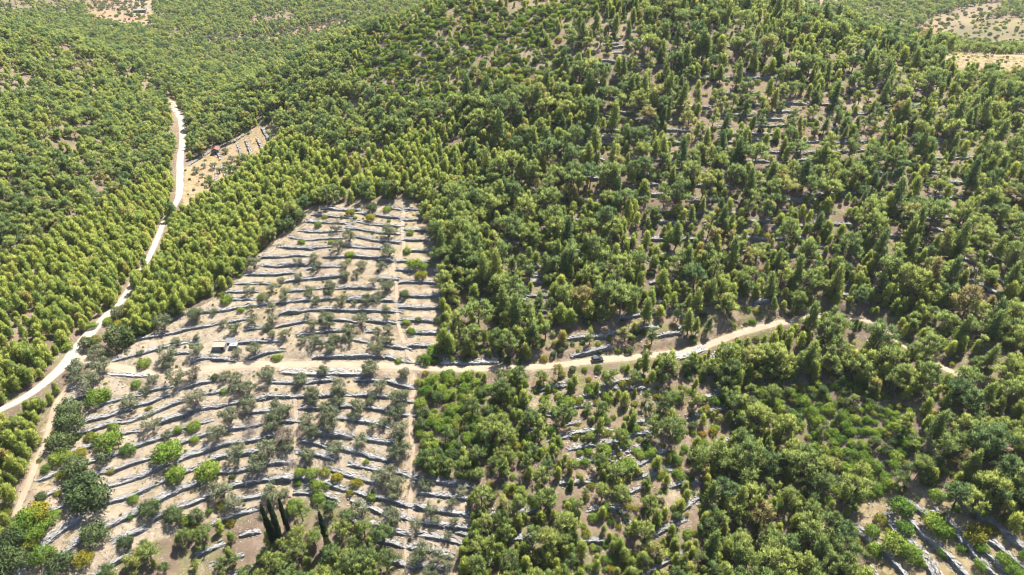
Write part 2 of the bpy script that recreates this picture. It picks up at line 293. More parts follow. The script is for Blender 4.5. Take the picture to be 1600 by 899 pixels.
# ------------------------------------------------------------------ materials
def new_mat(name):
    m = bpy.data.materials.new(name); m.use_nodes = True; n = m.node_tree.nodes; n.clear()
    return m, n, m.node_tree.links
def N(n, t, **k):
    o = n.new(t)
    for a, b in k.items(): setattr(o, a, b)
    return o
def earth_mat(name, base=None, attr=None, rough=.95, sc1=.25, sc2=3.0, lo=.72, hi=1.22, bump=.35, bdist=.25, stones=0.0, stone_col=(.29, .28, .26)):
    m, n, l = new_mat(name); out = N(n, 'ShaderNodeOutputMaterial'); b = N(n, 'ShaderNodeBsdfPrincipled')
    b.inputs['Roughness'].default_value = rough; b.inputs['Specular IOR Level'].default_value = .15
    tc = N(n, 'ShaderNodeNewGeometry'); no1 = N(n, 'ShaderNodeTexNoise'); no2 = N(n, 'ShaderNodeTexNoise')
    for q, s in ((no1, sc1), (no2, sc2)):
        q.inputs['Scale'].default_value = s; q.inputs['Detail'].default_value = 6; q.inputs['Roughness'].default_value = .65; l.new(tc.outputs['Position'], q.inputs['Vector'])
    mr = N(n, 'ShaderNodeMapRange'); mr.inputs[1].default_value = .3; mr.inputs[2].default_value = .7; mr.inputs[3].default_value = lo; mr.inputs[4].default_value = hi
    ad = N(n, 'ShaderNodeMath', operation='ADD'); hf = N(n, 'ShaderNodeMath', operation='MULTIPLY'); hf.inputs[1].default_value = .5
    l.new(no1.outputs[0], ad.inputs[0]); l.new(no2.outputs[0], ad.inputs[1]); l.new(ad.outputs[0], hf.inputs[0]); l.new(hf.outputs[0], mr.inputs[0])
    if attr:
        src = N(n, 'ShaderNodeAttribute', attribute_name=attr).outputs['Color']
    else:
        rgb = N(n, 'ShaderNodeRGB'); rgb.outputs[0].default_value = (*base, 1); src = rgb.outputs[0]
    if stones:
        vo = N(n, 'ShaderNodeTexVoronoi'); vo.inputs['Scale'].default_value = 1.6; l.new(tc.outputs['Position'], vo.inputs['Vector'])
        st = N(n, 'ShaderNodeMapRange'); st.inputs[1].default_value = .16; st.inputs[2].default_value = .26; st.inputs[3].default_value = stones; st.inputs[4].default_value = 0
        nz = N(n, 'ShaderNodeTexNoise'); nz.inputs['Scale'].default_value = .12; l.new(tc.outputs['Position'], nz.inputs['Vector'])
        gate = N(n, 'ShaderNodeMapRange'); gate.inputs[1].default_value = .40; gate.inputs[2].default_value = .54
        l.new(nz.outputs[0], gate.inputs[0]); l.new(vo.outputs['Distance'], st.inputs[0])
        mu = N(n, 'ShaderNodeMath', operation='MULTIPLY'); l.new(st.outputs[0], mu.inputs[0]); l.new(gate.outputs[0], mu.inputs[1])
        mx0 = N(n, 'ShaderNodeMix', data_type='RGBA'); mx0.inputs[7].default_value = (*stone_col, 1)
        l.new(mu.outputs[0], mx0.inputs[0]); l.new(src, mx0.inputs[6]); src = mx0.outputs[2]
    mx = N(n, 'ShaderNodeMix', data_type='RGBA', blend_type='MULTIPLY'); mx.inputs[0].default_value = 1
    l.new(src, mx.inputs[6]); l.new(mr.outputs[0], mx.inputs[7]); l.new(mx.outputs[2], b.inputs['Base Color'])
    bp = N(n, 'ShaderNodeBump'); bp.inputs['Strength'].default_value = bump; bp.inputs['Distance'].default_value = bdist
    l.new(hf.outputs[0], bp.inputs['Height']); l.new(bp.outputs[0], b.inputs['Normal']); l.new(b.outputs[0], out.inputs[0])
    return m
def leaf_mat(name, c0, c1, c2, trans=.35, vary=.35):
    m, n, l = new_mat(name); out = N(n, 'ShaderNodeOutputMaterial')
    oi = N(n, 'ShaderNodeObjectInfo'); ge = N(n, 'ShaderNodeNewGeometry'); cr = N(n, 'ShaderNodeValToRGB')
    e = cr.color_ramp.elements; e[0].color = (*c0, 1); e[1].color = (*c2, 1); k = e.new(.5); k.color = (*c1, 1); k = e.new(.93); k.color = (*c2, 1); e[-1].color = (c2[0] * .95, c2[1] * .72, c2[2] * 1.1, 1); k = e.new(.08); k.color = (*c0, 1); e[0].color = (c0[0] * .82, c0[1] * .9, c0[2] * 1.0, 1)
    l.new(oi.outputs['Random'], cr.inputs[0])
    mr = N(n, 'ShaderNodeMapRange'); mr.inputs[3].default_value = 1 - vary; mr.inputs[4].default_value = 1 + vary; l.new(ge.outputs['Random Per Island'], mr.inputs[0])
    mx = N(n, 'ShaderNodeMix', data_type='RGBA', blend_type='MULTIPLY'); mx.inputs[0].default_value = 1
    l.new(cr.outputs[0], mx.inputs[6]); l.new(mr.outputs[0], mx.inputs[7])
    di = N(n, 'ShaderNodeBsdfDiffuse'); tr = N(n, 'ShaderNodeBsdfTranslucent'); ms = N(n, 'ShaderNodeMixShader'); ms.inputs[0].default_value = trans
    l.new(mx.outputs[2], di.inputs[0]); l.new(mx.outputs[2], tr.inputs[0]); l.new(di.outputs[0], ms.inputs[1]); l.new(tr.outputs[0], ms.inputs[2]); l.new(ms.outputs[0], out.inputs[0])
    return m
def stone_mat(name, c0, c1):
    m, n, l = new_mat(name); out = N(n, 'ShaderNodeOutputMaterial'); b = N(n, 'ShaderNodeBsdfPrincipled'); b.inputs['Roughness'].default_value = .9
    b.inputs['Specular IOR Level'].default_value = .2
    ge = N(n, 'ShaderNodeNewGeometry'); cr = N(n, 'ShaderNodeValToRGB'); e = cr.color_ramp.elements; e[0].color = (*c0, 1); e[1].color = (*c1, 1)
    no = N(n, 'ShaderNodeTexNoise'); no.inputs['Scale'].default_value = .35; no.inputs['Detail'].default_value = 8; no.inputs['Roughness'].default_value = .7; l.new(ge.outputs['Position'], no.inputs['Vector'])
    ad = N(n, 'ShaderNodeMath', operation='MULTIPLY_ADD'); ad.inputs[1].default_value = .55
    sb = N(n, 'ShaderNodeMath', operation='MULTIPLY_ADD'); sb.inputs[1].default_value = 1.5; sb.inputs[2].default_value = -.5
    l.new(no.outputs[0], sb.inputs[0]); l.new(ge.outputs['Random Per Island'], ad.inputs[0]); l.new(sb.outputs[0], ad.inputs[2]); l.new(ad.outputs[0], cr.inputs[0])
    l.new(cr.outputs[0], b.inputs['Base Color']); l.new(b.outputs[0], out.inputs[0])
    return m
def plain(name, c, rough=.6, metal=0, coat=0):
    m, n, l = new_mat(name); out = N(n, 'ShaderNodeOutputMaterial'); b = N(n, 'ShaderNodeBsdfPrincipled')
    no = N(n, 'ShaderNodeTexNoise'); no.inputs['Scale'].default_value = 2.5; no.inputs['Detail'].default_value = 5
    mx = N(n, 'ShaderNodeMix', data_type='RGBA'); mx.inputs[6].default_value = (*[v * .8 for v in c], 1); mx.inputs[7].default_value = (*[min(1, v * 1.15) for v in c], 1)
    l.new(no.outputs[0], mx.inputs[0]); l.new(mx.outputs[2], b.inputs['Base Color']); b.inputs['Roughness'].default_value = rough; b.inputs['Metallic'].default_value = metal; b.inputs['Coat Weight'].default_value = coat
    l.new(b.outputs[0], out.inputs[0]); return m
M = dict(
 ground=earth_mat('ground', attr='soil', bump=.8, bdist=.5, lo=.52, hi=1.38, sc1=.5, sc2=4.0, stones=.9),
 gravel=earth_mat('white_gravel', (.28, .245, .195), lo=.85, hi=1.12, bump=.25, bdist=.1, stones=.4, stone_col=(.30, .27, .23)),
 dirt=earth_mat('track_dirt', (.245, .192, .138), lo=.68, hi=1.2, bump=.3, bdist=.12, stones=.5),
 stone=stone_mat('limestone', (.080, .078, .077), (.262, .257, .252)),
 rubble=stone_mat('limestone_rubble', (.13, .125, .115), (.34, .325, .305)),
 bark=earth_mat('bark', (.13, .095, .07), sc1=2, sc2=9, bump=.5, bdist=.05), olivebark=earth_mat('olive_bark', (.19, .17, .145), sc1=2, sc2=9, bump=.5, bdist=.05),
 young=leaf_mat('young_pine_needles', (.225, .285, .068), (.285, .335, .078), (.345, .375, .086), .45),
 pine=leaf_mat('pine_needles', (.135, .19, .068), (.205, .26, .078), (.29, .33, .088), .45),
 olive=leaf_mat('olive_leaves', (.12, .145, .08), (.148, .17, .096), (.178, .195, .112), .36),
 green=leaf_mat('shrub_leaves', (.10, .17, .03), (.14, .21, .036), (.19, .245, .044), .42),
 yellow=leaf_mat('yellow_shrub_leaves', (.145, .155, .026), (.185, .185, .028), (.225, .205, .028), .42),
 dark=leaf_mat('dark_evergreen_leaves', (.065, .095, .037), (.085, .115, .045), (.105, .135, .053), .35),
 cypress=leaf_mat('cypress_foliage', (.014, .028, .011), (.017, .032, .013), (.02, .037, .015), .15),
 drygrass=leaf_mat('dry_grass', (.26, .19, .09), (.32, .25, .12), (.22, .19, .08), .3),
 dead=leaf_mat('dead_twigs', (.20, .175, .16), (.23, .20, .185), (.26, .235, .22), .05),
)

# ------------------------------------------------------------------ mesh helpers
def mesh(name, V, F, mats, midx=None, smooth=False, normals=None):
    """V (n,3), F list of (m,k) index arrays"""
    me = bpy.data.meshes.new(name); V = np.asarray(V, np.float32); F = [np.asarray(f, np.int32) for f in F if len(f)]
    me.vertices.add(len(V)); me.vertices.foreach_set('co', V.ravel())
    li = np.concatenate([f.ravel() for f in F]); tot = np.concatenate([np.full(len(f), f.shape[1], np.int32) for f in F])
    me.loops.add(len(li)); me.loops.foreach_set('vertex_index', li)
    me.polygons.add(len(tot)); me.polygons.foreach_set('loop_start', (np.cumsum(tot) - tot).astype(np.int32))
    for m in (mats if isinstance(mats, (list, tuple)) else [mats]): me.materials.append(m)
    if midx is not None: me.polygons.foreach_set('material_index', np.asarray(midx, np.int32))
    me.polygons.foreach_set('use_smooth', np.full(len(tot), bool(smooth) or normals is not None))
    me.update(calc_edges=True)
    if normals is not None: me.normals_split_custom_set([tuple(v) for v in normals])
    return me
def add(name, me, parent=None, loc=None, rotz=0.0, scale=None):
    o = bpy.data.objects.new(name, me); C.objects.link(o)
    if parent is not None: o.parent = parent
    if loc is not None: o.location = loc
    if rotz: o.rotation_euler = (0, 0, rotz)
    if scale is not None: o.scale = scale
    return o
def tag(o, label=None, cat=None, group=None, kind=None):
    for k, v in (('label', label), ('category', cat), ('group', group), ('kind', kind)):
        if v: o[k] = v
    return o

# ------------------------------------------------------------------ the ground sheet and the roads
hz = lambda x, y: sample(ZZ, x, y)
idx = np.arange(NX * NY).reshape(NY, NX)
Q = np.stack([idx[:-1, :-1], idx[:-1, 1:], idx[1:, 1:], idx[1:, :-1]], -1).reshape(-1, 4)
me = mesh('terrain', np.stack([XX, YY, ZZ], -1).reshape(-1, 3), [Q], M['ground'], smooth=True)
ca = me.color_attributes.new('soil', 'FLOAT_COLOR', 'POINT')
ca.data.foreach_set('color', np.c_[col.reshape(-1, 3), np.ones(NX * NY)].astype(np.float32).ravel())
tag(add('terrain', me), 'dry rocky hillside under the pine forest and terraces', None, None, 'structure')
RLAB = {'gravel_road': 'white gravel road running up the valley beside the young pines', 'dirt_track': 'beige dirt track crossing the hillside past the parked car',
        'field_path': 'narrow dirt path along the edge of the lower terraces', 'footpath': 'thin footpath climbing through the upper olive terraces',
        'footpath.001': 'thin footpath going down beside the green shrubs', 'footpath.002': 'short faint footpath through the lower olive terraces'}
for name, (L, zc, mat) in roads.items():
    d = np.gradient(L[:, :2], axis=0); d /= np.hypot(d[:, 0], d[:, 1])[:, None]; nr = np.c_[-d[:, 1], d[:, 0]]
    ac = np.linspace(-1, 1, 9); V = []
    for a in ac:
        wv = L[:, 2] * (1 + .25 * (fbm(L[:, 0] + 50 * np.sign(a), L[:, 1], 4, 15) - .5))
        p = L[:, :2] + nr * (a * wv)[:, None]
        rut = -.05 * np.exp(-((abs(a) - .5) / .16) ** 2) if not name.startswith('foot') else -.03 * (1 - a * a)
        gq = hz(p[:, 0], p[:, 1]); zq = np.maximum(zc - .05, gq + .07) + rut + (fbm(p[:, 0], p[:, 1], 2, 5) - .5) * .06
        V.append(np.c_[p, zq if abs(a) < .95 else gq - .06])
    V = np.stack(V, 1); n, k = V.shape[:2]; ii = np.arange(n * k).reshape(n, k)
    F = np.stack([ii[:-1, :-1], ii[1:, :-1], ii[1:, 1:], ii[:-1, 1:]], -1).reshape(-1, 4)[:, ::-1]
    tag(add(name, mesh(name.split('.')[0], V.reshape(-1, 3), [F], M[mat], smooth=True)), RLAB[name], None, None, 'structure')

# ------------------------------------------------------------------ dry-stone walls
BOX = np.array([[-1,-1,-1],[1,-1,-1],[1,1,-1],[-1,1,-1],[-1,-1,1],[1,-1,1],[1,1,1],[-1,1,1]]) * .5
BF = np.array([[4,5,6,7],[0,1,5,4],[1,2,6,5],[2,3,7,6],[3,0,4,7]])
def stones(cen, tan, size, r):
    """jittered blocks: centres (n,3), unit tangents (n,2), sizes (n,3)"""
    n = len(cen); b = BOX[None] * size[:, None, :] * (1 + r.uniform(-.22, .22, (n, 8, 3)))
    a = r.normal(0, .16, n); ca_, sa = np.cos(a), np.sin(a); tx, ty = tan[:, 0] * ca_ - tan[:, 1] * sa, tan[:, 0] * sa + tan[:, 1] * ca_
    til = r.normal(0, .13, n)
    x = b[..., 0] * tx[:, None] - b[..., 1] * ty[:, None]; y = b[..., 0] * ty[:, None] + b[..., 1] * tx[:, None]; z = b[..., 2] + til[:, None] * b[..., 1]
    V = np.stack([x, y, z], -1) + cen[:, None]
    return V.reshape(-1, 3), (BF[None] + 8 * np.arange(n)[:, None, None]).reshape(-1, 4)
def make_wall(W, name, seed, heap=None):
    r = np.random.RandomState(seed); P = W['P']; far = W['crop'] in 'OPR'
    seg = np.hypot(*np.diff(P, axis=0).T); S = np.r_[0, np.cumsum(seg)]; Lt = S[-1]
    def pos(s, off):
        s = np.clip(s, 0, Lt - 1e-4); i = np.clip(np.searchsorted(S, s, 'right') - 1, 0, len(seg) - 1)
        t = (P[i + 1] - P[i]) / seg[i][:, None]; p = P[i] + t * (s - S[i])[:, None]
        return p + np.c_[-t[:, 1], t[:, 0]] * np.asarray(off)[:, None], t
    k = 1.6 if far else 1.0; cen, tan, siz = [], [], []
    wid = W['wid']; ns = max(3, int(Lt / (.46 * k)))
    sk = np.linspace(0, Lt, max(4, int(Lt / .8)))
    zt = hz(*pos(sk, np.full(len(sk), 1.1))[0].T); zb = hz(*pos(sk, np.full(len(sk), -.75))[0].T)
    topk = np.maximum(zt + .02, zb + .45) - .45 * np.clip((fbm(sk * 1.0, np.full(len(sk), seed * 7.0), 6, 5) - .52) * 5, 0, 1)   # sagging, tumbled stretches
    topk -= .55 * np.exp(-np.minimum(sk, Lt - sk) / 1.2); bulge = (fbm(sk, np.full(len(sk), seed * 3.0), 5, 55) - .5) * .5
    rows = 3 if far else 5
    for q in range(rows):                                        # front courses
        s = np.sort(r.uniform(0, Lt, ns)); bl = np.interp(s, sk, bulge); tp = np.interp(s, sk, topk); bt = np.interp(s, sk, zb)
        off = -.42 + bl + .05 * q + r.normal(0, .05, ns); p, t = pos(s, off); f = (q + .45) / rows
        cen.append(np.c_[p, bt - .1 + (tp - bt + .1) * f]); tan.append(t)
        siz.append(np.c_[r.uniform(.42, .85, ns) * k, r.uniform(.4, .6, ns), np.maximum(.25, (tp - bt + .1) / rows * r.uniform(1.0, 1.35, ns))])
    nr_ = max(2, int(round(wid / (.42 * k))))
    for q in range(nr_):                                         # rubble top
        s = np.sort(r.uniform(0, Lt, ns)); o0 = -.30 + (wid - .1) * (q + r.uniform(-.1, .9, ns)) / nr_ + np.interp(s, sk, bulge)
        p, t = pos(s, o0); g = hz(p[:, 0], p[:, 1]); zz = np.maximum(np.interp(s, sk, topk) - .04 + r.normal(0, .05, ns), g + .02)
        keep = r.rand(ns) < (1.0 if q < nr_ - 1 else .6)
        cen.append(np.c_[p, zz - .06][keep]); tan.append(t[keep]); siz.append((np.c_[r.uniform(.35, .8, ns) * k, r.uniform(.3, .6, ns) * k, r.uniform(.22, .42, ns)])[keep])
    nf = int(Lt * (.9 if not far else .3))                        # fallen stones at the foot
    if nf:
        s = r.uniform(0, Lt, nf); p, t = pos(s, -.7 - np.abs(r.normal(0, .7, nf))); cen.append(np.c_[p, hz(p[:, 0], p[:, 1]) + .04]); tan.append(t); siz.append(np.c_[r.uniform(.2, .45, (nf, 2)), r.uniform(.15, .3, nf)])
    V, F = stones(np.concatenate(cen), np.concatenate(tan), np.concatenate(siz), r)
    pc, _ = pos(sk, np.full(len(sk), -.3)); pb, _ = pos(sk, np.full(len(sk), wid - .5)); n = len(sk)      # earth core behind the stones
    core = np.concatenate([np.c_[pc + bulge[:, None] * 0, np.minimum(zb, topk) - .3], np.c_[pc, topk - .22], np.c_[pb, topk - .24]]); a = np.arange(n - 1); b0 = len(V)
    CF = np.concatenate([np.stack([a, a + 1, a + 1 + n, a + n], -1), np.stack([a + n, a + n + 1, a + 2 * n + 1, a + 2 * n], -1)]) + b0
    if heap is not None: heap.append((np.r_[V, core], np.r_[F, CF])); return
    c0 = np.array([P[:, 0].mean(), P[:, 1].mean(), zb.mean()])
    me = mesh('dry_stone_wall', np.r_[V, core] - c0, [np.r_[F, CF]], M['rubble' if W['crop'] == 'rubble' else 'stone'])
    return add(name, me, loc=c0), c0, Lt

# ------------------------------------------------------------------ plants
def unit(v): return v / (np.linalg.norm(v, axis=-1, keepdims=True) + 1e-9)
def leaves(r, lobes, dens, L, wd, up=.5, out=.8, blades=4, low=-.35, inner=.72, spread=.6, npull=.75):
    """blade tufts on the skin of overlapping lobes (cx,cy,cz,rx,rz); returns triangles and clump normals"""
    lob = np.array(lobes, float); T, NN = [], []
    for i, (cx, cy, cz, rx, rz) in enumerate(lob):
        n = max(6, int(dens * 4 * math.pi * (rx * rx * .6 + rx * rz * .4)))
        d = unit(r.normal(0, 1, (n, 3))); d = d[(d[:, 2] > low) | (r.rand(n) < .25)]
        p = np.array([cx, cy, cz]) + d * np.array([rx, rx, rz]) * r.uniform(inner, 1.06, (len(d), 1))
        keep = np.ones(len(p), bool)
        for j, (ox, oy, oz, sx, sz) in enumerate(lob):
            if j != i: keep &= ((p[:, 0] - ox) ** 2 + (p[:, 1] - oy) ** 2) / sx ** 2 + ((p[:, 2] - oz) / sz) ** 2 > .55
        p, d = p[keep], d[keep]
        for _ in range(blades):
            m = len(p)
            b = unit(d * out + np.array([0, 0, up]) + r.normal(0, spread, (m, 3))); nn = unit(d * npull + np.array([0, 0, .25]) + r.normal(0, .28, (m, 3))); sd_ = unit(np.cross(b, nn + r.normal(0, .35, (m, 3)))) * (wd * r.uniform(.6, 1.3, (m, 1)))
            ln = L * r.uniform(.6, 1.35, (m, 1)); q = p + r.normal(0, wd * .8, (m, 3))
            tri = np.stack([q - sd_ * .5, q + sd_ * .5, q + b * ln + sd_ * r.uniform(-.3, .3, (m, 1))], 1)
            g = np.cross(tri[:, 1] - tri[:, 0], tri[:, 2] - tri[:, 0]); fl_ = (g * nn).sum(1) < 0
            tri[fl_] = tri[fl_][:, [1, 0, 2]]; T.append(tri); NN.append(nn)
    return np.concatenate(T), np.concatenate(NN)
def tube(path, rad, k=6):
    path = np.array(path, float); n = len(path); d = unit(np.gradient(path, axis=0)); a = np.arange(k) * 2 * math.pi / k
    ref = np.where(np.abs(d[:, 2:3]) > .9, np.array([[1., 0, 0]]), np.array([[0, 0, 1.]])); u = unit(np.cross(d, ref)); v = np.cross(d, u)
    V = path[:, None] + (u[:, None] * np.cos(a)[None, :, None] + v[:, None] * np.sin(a)[None, :, None]) * np.asarray(rad)[:, None, None]
    ii = np.arange(n * k).reshape(n, k); F = np.stack([ii[:-1], np.roll(ii[:-1], -1, 1), np.roll(ii[1:], -1, 1), ii[1:]], -1).reshape(-1, 4)
    return V.reshape(-1, 3), F
def join(parts):
    V, F, o = [], [], 0
    for v, f in parts: V.append(v); F.append(f + o); o += len(v)
    return np.concatenate(V), np.concatenate(F)
class Plant:                                                     # trunk mesh data + crown mesh data of one growth form
    def __init__(s, trunk, crown, tm, cm, name):
        s.name = name; T, NN = crown; n = len(T); V = T.reshape(-1, 3); F = np.arange(3 * n).reshape(n, 3); s.size = (V[:, 2].max(), np.percentile(np.hypot(V[:, 0], V[:, 1]), 92))
        nl = np.repeat(NN, 3, 0); s.crown = mesh(name + '_crown', V, [F], M[cm], normals=nl); s.tri = n
        s.trunk = mesh(name + '_trunk', trunk[0], [trunk[1]], M[tm], smooth=True) if trunk is not None else None
        if trunk is not None:
            tv, tf = trunk; me = mesh(name, np.r_[V, tv], [F, tf + len(V)], [M[cm], M[tm]], midx=np.r_[np.zeros(n), np.ones(len(tf))])
            me.polygons.foreach_set('use_smooth', np.ones(len(me.polygons), bool))
            g = np.zeros((3 * n + tf.size, 3)); g[:3 * n] = nl; me.normals_split_custom_set([tuple(v) for v in g])   # zero vector keeps the automatic normal
        else: me = s.crown
        s.proto = bpy.data.objects.new(name, me)
def young_pine(seed):
    r = np.random.RandomState(seed); H = r.uniform(4.8, 6.6); R = r.uniform(1.3, 1.75); lob = [(0, 0, H * .45, R * .42, H * .3)]; pw = r.uniform(.5, .8)
    for i in range(34):
        f = .12 + .84 * (i + r.rand()) / 34; a = i * 2.4 + r.uniform(-.5, .5); rad = R * min(1, f / .3) ** .5 * (1.04 - f) ** pw * 1.25; q = rad * r.uniform(.5, .95)
        lob.append((q * math.cos(a), q * math.sin(a), H * f, r.uniform(.3, .5), r.uniform(.32, .6)))
    lob.append((0, 0, H - .4, .25, .6))
    return Plant(tube([(0, 0, -.4), (.05, 0, H * .5), (0, .05, H * .9)], [.13, .08, .02], 5), leaves(r, lob, 8.5, .6, .2, up=1.0, out=.8, blades=3, spread=.4, low=-.5, npull=.95), 'bark', 'young', 'young_pine%02d' % seed)
def limbs(r, H, lob, r0, lean=.4):
    tx, ty = r.normal(0, lean, 2); top = np.array([tx, ty, H * .86]); parts = [tube([(0, 0, -.6), (tx * .2, ty * .15, H * .35), (tx * .7, ty * .7, H * .65), top], [r0, r0 * .75, r0 * .45, .03])]
    for cx, cy, cz, rx, rz in lob:
        z0 = max(H * .2, cz - .7 - .35 * math.hypot(cx, cy)); f = min(1, z0 / (H * .86)); b = np.array([tx * f ** 1.5, ty * f ** 1.5, min(z0, H * .8)])
        e = np.array([cx, cy, cz - .1]); parts.append(tube([b, b * .45 + e * .55 + np.array([0, 0, -.15]), e], [r0 * .30, r0 * .18, .02], 4))
    return join(parts)
def mature_pine(seed, form):
    r = np.random.RandomState(seed + 100); lob = []
    if form == 'round':
        H = r.uniform(7.5, 9.5); n = 46
        for i in range(n):
            f = r.uniform(.32, 1); a = i * 2.4 + r.uniform(-.4, .4); mx = 2.9 * math.sin(math.pi * min(.97, .18 + f * .78)) ** .8; q = mx * r.uniform(.4, 1) ** .6
            lob.append((q * math.cos(a), q * math.sin(a), H * f * .92, r.uniform(.4, .8), r.uniform(.3, .52)))
        lob.append((r.normal(0, .3), r.normal(0, .3), H - .8, .9, .7))
    elif form == 'spire':
        H = r.uniform(10, 11.5)
        for i in range(36):
            f = .2 + .8 * i / 36; a = i * 2.4 + r.uniform(-.5, .5); q = 2.35 * (1.02 - f) ** .75 * r.uniform(.5, 1.05)
            lob.append((q * math.cos(a), q * math.sin(a), H * f, .4 + .5 * (1 - f), .32 + .25 * (1 - f)))
        lob.append((0, 0, H - .2, .4, .8))
    elif form == 'umbrella':
        H = r.uniform(8.5, 10)
        for i in range(38):
            a = i * 2.4; q = 3.3 * math.sqrt((i + .5) / 38); lob.append((q * math.cos(a) + r.normal(0, .25), q * math.sin(a) + r.normal(0, .25), H - .9 - q * q * .13 + r.normal(0, .4), r.uniform(.5, .8), r.uniform(.3, .5)))
        for i in range(5):
            a = r.uniform(0, 6.28); lob.append((1.7 * math.cos(a), 1.7 * math.sin(a), H * r.uniform(.45, .65), .8, .5))
    else:                                                        # open, straggly
        H = r.uniform(8, 10)
        for i in range(28):
            f = r.uniform(.3, 1); a = i * 2.4 + r.uniform(-.6, .6); q = 2.3 * (1.15 - f) ** .5 * r.uniform(.5, 1.1)
            lob.append((q * math.cos(a), q * math.sin(a), H * f * .95, r.uniform(.4, .72), r.uniform(.3, .5)))
    if form != 'spire':                                          # break the crown into branch clusters with gaps between them
        lob = lob[::3]; big_ = []
        for cx, cy, cz, rx, rz in lob:
            k = 1.18 if form == 'round' else 1.12
            for _ in range(r.randint(3, 6)):
                o = unit(r.normal(0, 1, 3)) * r.uniform(.3, .75); big_.append((cx * k + o[0], cy * k + o[1], cz + o[2] * .6, r.uniform(.34, .62), r.uniform(.26, .44)))
        lob = big_
    a0 = r.uniform(0, 6.28); lob = [q for q in lob if not (math.cos(math.atan2(q[1], q[0]) - a0) > .2 and r.rand() < .28)]
    dens = {'round': 5.5, 'spire': 6, 'umbrella': 6, 'open': 5.2}[form]
    return Plant(limbs(r, H, lob, .24), leaves(r, lob, dens, .62, .22, up=.75, out=.9, blades=4, spread=.5, npull=.95, low=-.45), 'bark', 'pine', 'pine_%s%02d' % (form, seed))
def olive_tree(seed):
    r = np.random.RandomState(seed + 200); lob = []; H = r.uniform(3.6, 4.4)
    for i in range(13):
        a = i * 2.4 + r.uniform(-.3, .3); q = 2.05 * math.sqrt(r.uniform(.08, 1)); lob.append((q * math.cos(a), q * math.sin(a), H * r.uniform(.55, .92) - .12 * q * q, r.uniform(.5, .85), r.uniform(.4, .7)))
    parts = []
    for k in range(3):
        a = k * 2.1 + r.uniform(-.4, .4); parts.append(tube([(.1 * math.cos(a), .1 * math.sin(a), -.4), (.3 * math.cos(a), .3 * math.sin(a), .7), (.8 * math.cos(a), .8 * math.sin(a), 1.7)], [.22, .17, .1], 5))
    for cx, cy, cz, rx, rz in lob:
        a = math.atan2(cy, cx); k = min(.8, math.hypot(cx, cy) * .6); parts.append(tube([(k * math.cos(a), k * math.sin(a), 1.2), (cx * .7, cy * .7, cz * .75), (cx, cy, cz)], [.09, .06, .02], 4))
    return Plant(join(parts), leaves(r, lob, 7.2, .36, .2, up=.25, out=.8, blades=3, spread=.7, low=-.9, inner=.45), 'olivebark', 'olive', 'olive%02d' % seed)
def shrub(seed, mat, H=1.7, R=1.5, n=12, dens=22, L=.22, wd=.17, name='shrub'):
    r = np.random.RandomState(seed + 300); lob = [(0, 0, H * .45, R * .62, H * .5)]
    for i in range(n):
        a = i * 2.4 + r.uniform(-.4, .4); q = R * r.uniform(.35, .78); lob.append((q * math.cos(a), q * math.sin(a), H * r.uniform(.3, .72) * (1.1 - .35 * q / R), R * r.uniform(.26, .42), H * r.uniform(.22, .38)))
    st = join([tube([(0, 0, -.3), (q * .2, .1 * q, H * .3), (q * .4, .2 * q, H * .55)], [.07, .05, .02], 4) for q in (-1, .3, 1)])
    return Plant(st, leaves(r, lob, dens, L, wd, up=.3, out=.9, blades=3, spread=.7, low=-.3, inner=.8), 'bark', mat, '%s%02d' % (name, seed))
def cypress_plant(seed):
    r = np.random.RandomState(seed + 400); H = 11.5; lob = [] 
    for z in np.arange(.6, H - .2, .55):
        f = z / H; lob.append((r.normal(0, .06), r.normal(0, .06), z, .62 * math.sin(math.pi * min(.98, .22 + .76 * f)) ** .7 + .04, .6))
    return Plant(tube([(0, 0, -.4), (0, 0, 1), (0, 0, H * .8)], [.16, .13, .03], 5), leaves(r, lob, 42, .34, .13, up=1.6, out=.35, blades=3, spread=.25, low=-.9, inner=.9), 'bark', 'cypress', 'cypress%02d' % seed)
def grass_clump(seed, mat):
    r = np.random.RandomState(seed + 500); lob = [(r.normal(0, .35), r.normal(0, .35), .02, .3, .12) for _ in range(5)]
    return Plant(None, leaves(r, lob, 9, .38, .10, up=1.1, out=.6, blades=2, spread=.5, low=-.1), 'bark', mat, 'tuft%02d' % seed)
def dead_brush(seed):
    r = np.random.RandomState(seed + 600); lob = [(r.normal(0, .6), r.normal(0, .6), r.uniform(.3, .9), .7, .5) for _ in range(7)]
    return Plant(None, leaves(r, lob, 9, .75, .05, up=.5, out=.8, blades=3, spread=.9, low=-.6, inner=.3), 'bark', 'dead', 'dead_brush%02d' % seed)

YP = [young_pine(i) for i in range(6)]
MP = [mature_pine(i, f) for i, f in enumerate(['round', 'round', 'round', 'open', 'open', 'spire', 'spire', 'umbrella'])]
OL = [olive_tree(i) for i in range(5)]
SG = [shrub(i, 'green') for i in range(4)]; SY = [shrub(i + 10, 'yellow', H=1.3) for i in range(3)]; SD = [shrub(i + 20, 'dark', H=2.1, R=1.6, n=12, name='evergreen') for i in range(4)]
CY = [cypress_plant(i) for i in range(2)]
GT = [grass_clump(i, 'drygrass') for i in range(3)] + [grass_clump(9, 'yellow')]
DB = [dead_brush(i) for i in range(2)]
PINES = YP + MP                                                  # index 0-5 young, 6-13 mature

